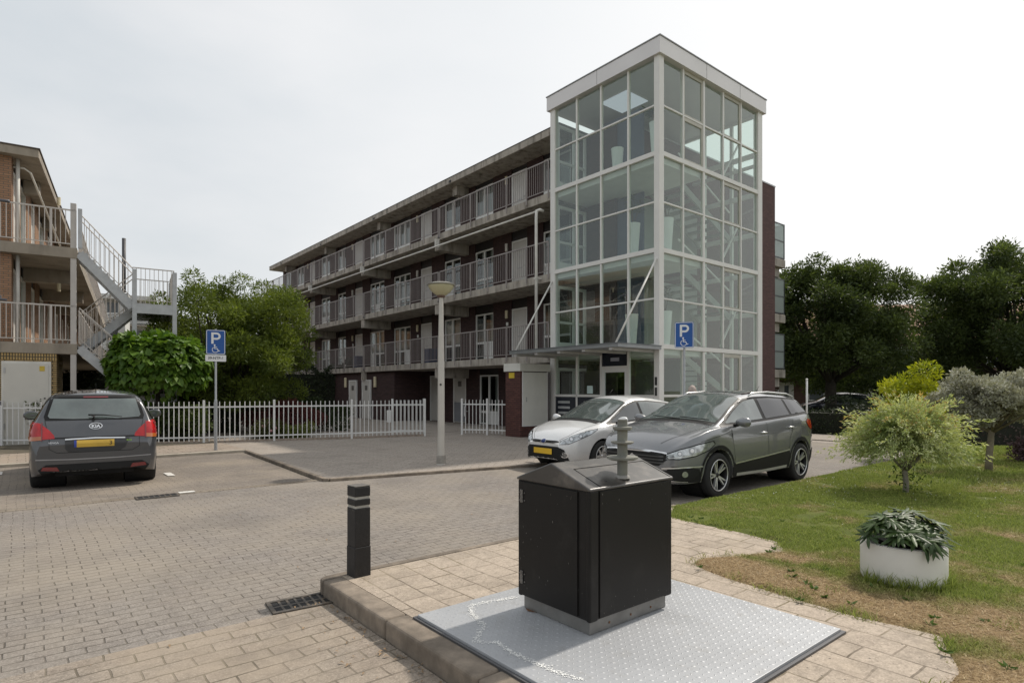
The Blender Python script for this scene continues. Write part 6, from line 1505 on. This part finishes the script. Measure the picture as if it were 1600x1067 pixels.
# ---- dark grey hatchback seen from behind, nose towards the fence
kg = paint('paint_dark_grey', (.075,.077,.083), .6, .30)
t = thing('parked_car', 'dark grey hatchback with red tail lights seen from behind at the fence', 'car', W2(3.27, -12.97, .0), TH+PI/2-rad(4.5), 'cars parked by the flats')
c = Car(t, kg, dict(ends=(-1.99, 2.08), wheels=(1.31,-1.305), ra=.355, zw=.31, zu=.20, sh=.955, tsig=.035,
  top=[(-1.99,.66),(-1.965,.80),(-1.93,.96),(-1.88,1.08),(-1.82,1.14),(-1.74,1.38),(-1.70,1.47),(-1.60,1.535),(-1.2,1.58),(-.5,1.60),(.1,1.585),(.5,1.43),(1.1,1.12),(1.3,1.04),(1.7,.93),(1.95,.80),(2.08,.62)],
  belt=[(-1.99,.62),(-1.96,.76),(-1.9,.98),(-1.8,1.06),(-1.5,1.09),(-.5,1.03),(.5,.98),(1.2,.95),(1.6,.87),(1.9,.74),(2.08,.56)],
  w=[(-1.99,.74),(-1.97,.78),(-1.92,.825),(-1.8,.86),(-1.5,.882),(0,.88),(1.3,.88),(1.7,.82),(1.95,.66),(2.08,.45)],
  wr=[(-1.99,.70),(-1.95,.74),(-1.88,.755),(-1.82,.735),(-1.74,.66),(-1.68,.62),(-1.2,.62),(-.3,.63),(.2,.64),(1.0,.72),(1.4,.74),(1.8,.60),(2.08,.35)],
  bot=[(-1.99,.30),(-1.95,.24),(-1.7,.21),(1.6,.21),(2.08,.24)],
  crown=[(-1.99,.02),(-1.9,.025),(-1.8,.035),(-1.7,.055),(-1.2,.07),(0,.07),(1.1,.07),(1.3,.05),(2.08,.05)]))
c.screen(1.05, .42, .05, 'windscreen', carglass); c.glasshouse(1.05, -1.58, [(.9,.0),(-.1,-1.0),(-1.08,-1.5)], [carglass], rearcut=.08)
c.rear([(-.66,1.10),(.66,1.10),(.675,1.16),(.60,1.46),(.56,1.505),(-.56,1.505),(-.60,1.46),(-.675,1.16)], 'rear_window_surround', pillar_m, eps=.004)
rw = c.rear([(-.60,1.135),(-.3,1.118),(.3,1.118),(.60,1.135),(.625,1.17),(.555,1.44),(-.555,1.44),(-.625,1.17)], 'rear_window', glassmat('rear_glass', (.55,.62,.6), 1.3) if False else carglass_l, eps=.008)
c.rear([(-.50,1.462),(.50,1.462),(.47,1.492),(-.47,1.492)], 'spoiler_shadow', cgap_m, eps=.010); c.rear([(-.17,1.455),(.17,1.455),(.17,1.475),(-.17,1.475)], 'brake_light', redd_m, eps=.014)
for sy in (1, -1):
    tlp = [(sy*a, b) for a, b in ((.53,.82),(.84,.795),(.90,.87),(.88,.99),(.81,1.08),(.72,1.06),(.60,.95),(.54,.87))]
    tl_ = c.decal(tlp, 'tail_light', red_m, ex=(0,1,0), ey=(0,0,1), d=(1,0,0), eps=.010)
    c.rear([(sy*a, b) for a, b in ((.70,.80),(.84,.79),(.87,.85),(.70,.86))], 'indicator', amber_m, eps=.014, parent=tl_)
    c.rear([(sy*a, b) for a, b in ((.685,.785),(.70,.785),(.70,1.075),(.685,1.06))], 'lamp_gap', redd_m, eps=.015, parent=tl_)
    c.side([(-1.66,.84),(-1.85,.80),(-1.86,.94),(-1.79,1.05),(-1.72,1.03)], 'tail_light_side', red_m, sy, eps=.009, parent=tl_)
    c.rear([(sy*a, b) for a, b in ((.47,.31),(.70,.33),(.68,.385),(.50,.375))], 'reflector', redd_m, eps=.020)
    c.line([(.93,.95),(.9,.6),(.86,.3)], sy=sy); c.line([(-.06,1.04),(-.07,.6),(-.08,.3)], sy=sy); c.line([(-1.0,1.06),(-.98,.9),(-.88,.7),(-.84,.3)], sy=sy); c.handle(.06,.88,kg,sy); c.handle(-.9,.93,kg,sy)
c.line([(-.66,1.10),(-.60,.82),(-.60,.66),(-.50,.595),(.50,.595),(.60,.66),(.60,.82),(.66,1.10)], .008, 'tailgate_gap', fn=c.rear, eps=.004)
c.line([(-.62,.825),(.62,.825)], .022, 'tailgate_recess', fn=c.rear, eps=.005)
c.line([(-.76,.50),(-.3,.485),(.3,.485),(.76,.50)], .018, 'bumper_crease_highlight', M('crease_highlight', (.30,.30,.31), .3, .6), fn=c.rear, eps=.008)  # highlight on the bumper crease painted as a pale strip
c.rear([(-.68,.25),(.68,.25),(.74,.34),(.64,.415),(-.64,.415),(-.74,.34)], 'bumper_insert', plast_m, eps=.012)
c.rear([(-.40,.645),(-.33,.60),(.36,.60),(.40,.66),(.40,.80),(-.46,.80)], 'plate_recess', M('recess_dark', (.04,.04,.042), .4, .3), eps=.006)
pl_ = c.rear([(-.25,.675),(.25,.675),(.25,.780),(-.25,.780)], 'number_plate', M('plate_dull_yellow', (.50,.32,.04), .5), eps=.016); c.rear([(.252,.675),(.285,.675),(.285,.780),(.252,.780)], 'plate_strip', M('plate_blue', (.02,.04,.25), .4), eps=.016)
xr = -2.008
c.line([(-.40,.80),(.0,.812),(.40,.80)], .02, 'plate_trim', chrome_m, fn=c.rear, eps=.014)
text('3', .095, 'plate_number', ink_m, pl_, (xr-.006, -.20, .728), (rad(90), 0, rad(-90)), .001)
eb = c.rear(circ(0,1.0,.052,28,1.75), 'emblem', chrome_m, eps=.012, sub=.03); c.rear(circ(0,1.0,.043,28,1.8), 'emblem_face', ink_m, eps=.016, sub=.03, parent=eb)
h = c.bvh.ray_cast(Vector((-4,0,1.0)), Vector((1,0,0))); text('KIA', .075, 'emblem_letters', chrome_m, eb, (h[0].x-.021, 0, .999), (rad(90-14), 0, rad(-90)), .002, bold=.003)
h2 = c.bvh.ray_cast(Vector((-4,.52,.76)), Vector((1,0,0))); text('VENGA', .04, 'model_letters', chrome_m, c.body, (h2[0].x-.010, .545, .755), (rad(90-6), 0, rad(-90)), .001)
text('eco', .05, 'model_letters', M('eco_green', (.3,.6,.02), .4), c.body, (h2[0].x-.010, -.455, .765), (rad(90-6), 0, rad(-90)), .001)
MB().tube([(-1.90,.04,1.115),(-1.905,.02,1.16),(-1.885,.10,1.185),(-1.875,-.10,1.18),(-1.885,-.36,1.145)], [.02,.016,.012,.010,.006], 8).build('rear_wiper', plast_m, t, smooth=True)
c.wheels(.312, .20, .865, 6, alloy_m, 'double', .64); c.mirror(.86, .885, 1.10, kg, 1.15)
MB().tube([(-1.42,0,1.555),(-1.50,0,1.70)], [.006,.003], 6).build('antenna', plast_m, t, smooth=True)
# ---- dark car far behind
dk = paint('paint_black_blue', (.02,.022,.035), .4, .3)
t = thing('parked_car', 'dark hatchback far away beyond the lane beneath the large tree', 'car', (18.0, 33.0, 0), rad(165), 'cars parked by the flats')
c = Car(t, dk, FSPEC); c.screen(1.12, .30, .05, 'windscreen', carglass); c.glasshouse(1.08, -1.45, [(.90,-.02),(-.10,-1.38)], [carglass], rearcut=.18); c.screen(-1.76, -1.52, .06, 'rear_window', carglass)
for sy in (1, -1):
    R_ = rdiag(sy, .6); c.decal([(-1.0,.82),(-.92,1.0),(-.80,1.05),(-.78,.92),(-.88,.80)], 'tail_light', red_m, ex=R_['ex'], ey=R_['ey'], d=R_['d'], eps=.008)
c.rear([(-.26,.62),(.26,.62),(.26,.73),(-.26,.73)], 'number_plate', yel_m, eps=.03)
c.wheels(.298, .185, .838, 7, alloy_m, 'single', .66); c.mirror(.78, .835, .985, dk)
# ------------------------------------------------------------------ person standing between the two cars
pr_ = thing('person', 'grey haired person in a light shirt standing behind the grey crossover', 'person', (3.74, 12.35, -.0), rad(150)); pr_.scale = (.95,.95,.95)
def skin_mesh(name, verts, edges, radii, mat, parent, root=0, sub=2):
    me = bpy.data.meshes.new(name); me.from_pydata(verts, edges, []); o = bpy.data.objects.new(name, me); COL.objects.link(o); o.parent = parent; me.materials.append(mat)
    m = o.modifiers.new('skin', 'SKIN'); m.use_smooth_shade = True
    if not me.skin_vertices:
        bpy.context.view_layer.objects.active = o
    for i, r in enumerate(radii):
        sv = me.skin_vertices[0].data[i]; sv.radius = (r, r) if not isinstance(r, tuple) else r; sv.use_root = (i == root)
    s = o.modifiers.new('sub', 'SUBSURF'); s.levels = sub; s.render_levels = sub; return o
sk_m = M('skin', (.50,.30,.23), .55, vary=.06)
vs = [(0,0,.93),(0,.01,1.10),(0,0,1.28),(0,.01,1.42),(0,.0,1.49),(0,-.01,1.55)]; rd = [(.15,.11),(.135,.10),(.16,.105),(.12,.075),(.055,.055),(.05,.05)]
ed = [(0,1),(1,2),(2,3),(3,4),(4,5)]
for sx in (-1, 1):
    b = len(vs); vs += [(sx*.19,0,1.39),(sx*.24,.0,1.12),(sx*.25,-.08,.88),(sx*.25,-.10,.81)]; rd += [.055,.045,.034,.030]; ed += [(3,b),(b,b+1),(b+1,b+2),(b+2,b+3)]
    h0 = b+3
    for k, (dx, ln) in enumerate(((-.028,.075),(-.010,.085),(.010,.080),(.027,.065))):
        q = len(vs); vs += [(sx*.25+dx*.6,-.105+dx*.3,.775),(sx*.25+dx,-.110+dx*.3,.775-ln*.5),(sx*.25+dx,-.125,.775-ln)]; rd += [.011,.009,.007]; ed += [(h0,q),(q,q+1),(q+1,q+2)]
    q = len(vs); vs += [(sx*.25,-.14,.80),(sx*.25,-.155,.765)]; rd += [.012,.009]; ed += [(h0,q),(q,q+1)]
    b = len(vs); vs += [(sx*.09,0,.86),(sx*.10,-.01,.48),(sx*.10,.02,.09),(sx*.10,-.10,.035)]; rd += [.085,.058,.040,.035]; ed += [(0,b),(b,b+1),(b+1,b+2),(b+2,b+3)]
if True:
    me = bpy.data.meshes.new('body'); me.from_pydata(vs, ed, []); o = bpy.data.objects.new('body', me); COL.objects.link(o); o.parent = pr_; me.materials.append(sk_m)
    o.modifiers.new('skin', 'SKIN').use_smooth_shade = True
    for i, r in enumerate(rd):
        sv = me.skin_vertices[0].data[i]; sv.radius = r if isinstance(r, tuple) else (r, r); sv.use_root = (i == 0)
    s = o.modifiers.new('sub', 'SUBSURF'); s.levels = 1; s.render_levels = 2
def blob(fn, n=22, m=16):
    mb = MB(); V = []
    for i in range(m+1):
        ph = PI*i/m
        for k in range(n):
            a = 2*PI*k/n; V.append(fn(math.sin(ph)*math.cos(a), math.sin(ph)*math.sin(a), math.cos(ph)))
    mb.add(V, [(i*n+k, i*n+(k+1) % n, (i+1)*n+(k+1) % n, (i+1)*n+k) for i in range(m) for k in range(n)]); return mb
def headf(x, y, z):
    X = x*.078*(1-.18*max(0,-z)); Y = y*.098; Z = z*.118
    if y < 0: Y *= 1-.10*abs(x); Y -= .022*math.exp(-((x/.16)**2+((z+.10)/.16)**2))*1.0; Y += .008*math.exp(-(((abs(x)-.38)/.14)**2+((z-.08)/.10)**2)); Y -= .006*math.exp(-((x/.3)**2+((z+.42)/.07)**2))
    return (X, Y-.01, Z+1.645)
hd = blob(headf, 40, 32).build('head', sk_m, pr_, smooth=True)
for sx in (-1, 1):
    blob(lambda x,y,z: (sx*.079+x*.010, y*.018+.005, z*.030+1.64), 10, 8).build('ear', sk_m, hd, smooth=True)
    blob(lambda x,y,z: (sx*.030+x*.011, -.088+y*.008, z*.008+1.655), 10, 8).build('eye', M('eye_dark', (.05,.04,.035), .3), hd, smooth=True)
blob(lambda x,y,z: (x*.026, -.100+y*.006, z*.006+1.592), 10, 8).build('mouth', M('lip', (.35,.13,.11), .5), hd, smooth=True)
def hairf(x, y, z):
    n_ = mnoise.noise(Vector((x*5, y*5, z*5)))*.006; zz = max(z, -.35 if y > .1 else .25)
    return (x*(.086+n_), y*(.106+n_)-.002+(0 if y > 0 else .012), zz*(.128+n_)+1.648)
blob(hairf, 30, 24).build('hair', M('hair_grey', (.42,.34,.30), .8, vary=.25, vscale=40, stretch=(1,1,.2)), hd, smooth=True)
def shirt(mb_rows, name, mat):
    mb = MB(); n = 24; V = []
    for (cx, cy, z, rx, ry) in mb_rows: V += [(cx+rx*math.cos(2*PI*k/n), cy+ry*math.sin(2*PI*k/n), z) for k in range(n)]
    mb.add(V, [(i*n+k, i*n+(k+1) % n, (i+1)*n+(k+1) % n, (i+1)*n+k) for i in range(len(mb_rows)-1) for k in range(n)]); return mb.build(name, mat, pr_, smooth=True)
sh_m = M('shirt_pale', (.55,.58,.60), .85, vary=.08, bmp=.3, bscale=20); tr_m = M('trousers_navy', (.05,.055,.075), .85)
shirt([(0,0,.86,.185,.135),(0,0,1.0,.178,.13),(0,0,1.2,.185,.128),(0,0,1.34,.20,.118),(0,.0,1.42,.16,.095),(0,0,1.475,.075,.07),(0,0,1.49,.064,.064)], 'shirt', sh_m)
for sx in (-1, 1):
    MB().tube([(sx*.15,0,1.41),(sx*.205,0,1.36),(sx*.235,0,1.18),(sx*.245,-.02,1.06)], [.065,.070,.060,.055], 14, cap=False).build('sleeve', sh_m, pr_, smooth=True)
    MB().tube([(sx*.085,0,.90),(sx*.10,-.005,.70),(sx*.10,-.01,.48),(sx*.10,.015,.10)], [.108,.098,.078,.062], 16, cap=False).build('trouser_leg', tr_m, pr_, smooth=True)
    blob(lambda x,y,z: (sx*.10+x*.05, -.05+y*.13, max(z,-.6)*.055+.04), 14, 10).build('shoe', M('shoe_dark', (.04,.03,.025), .5), pr_, smooth=True)
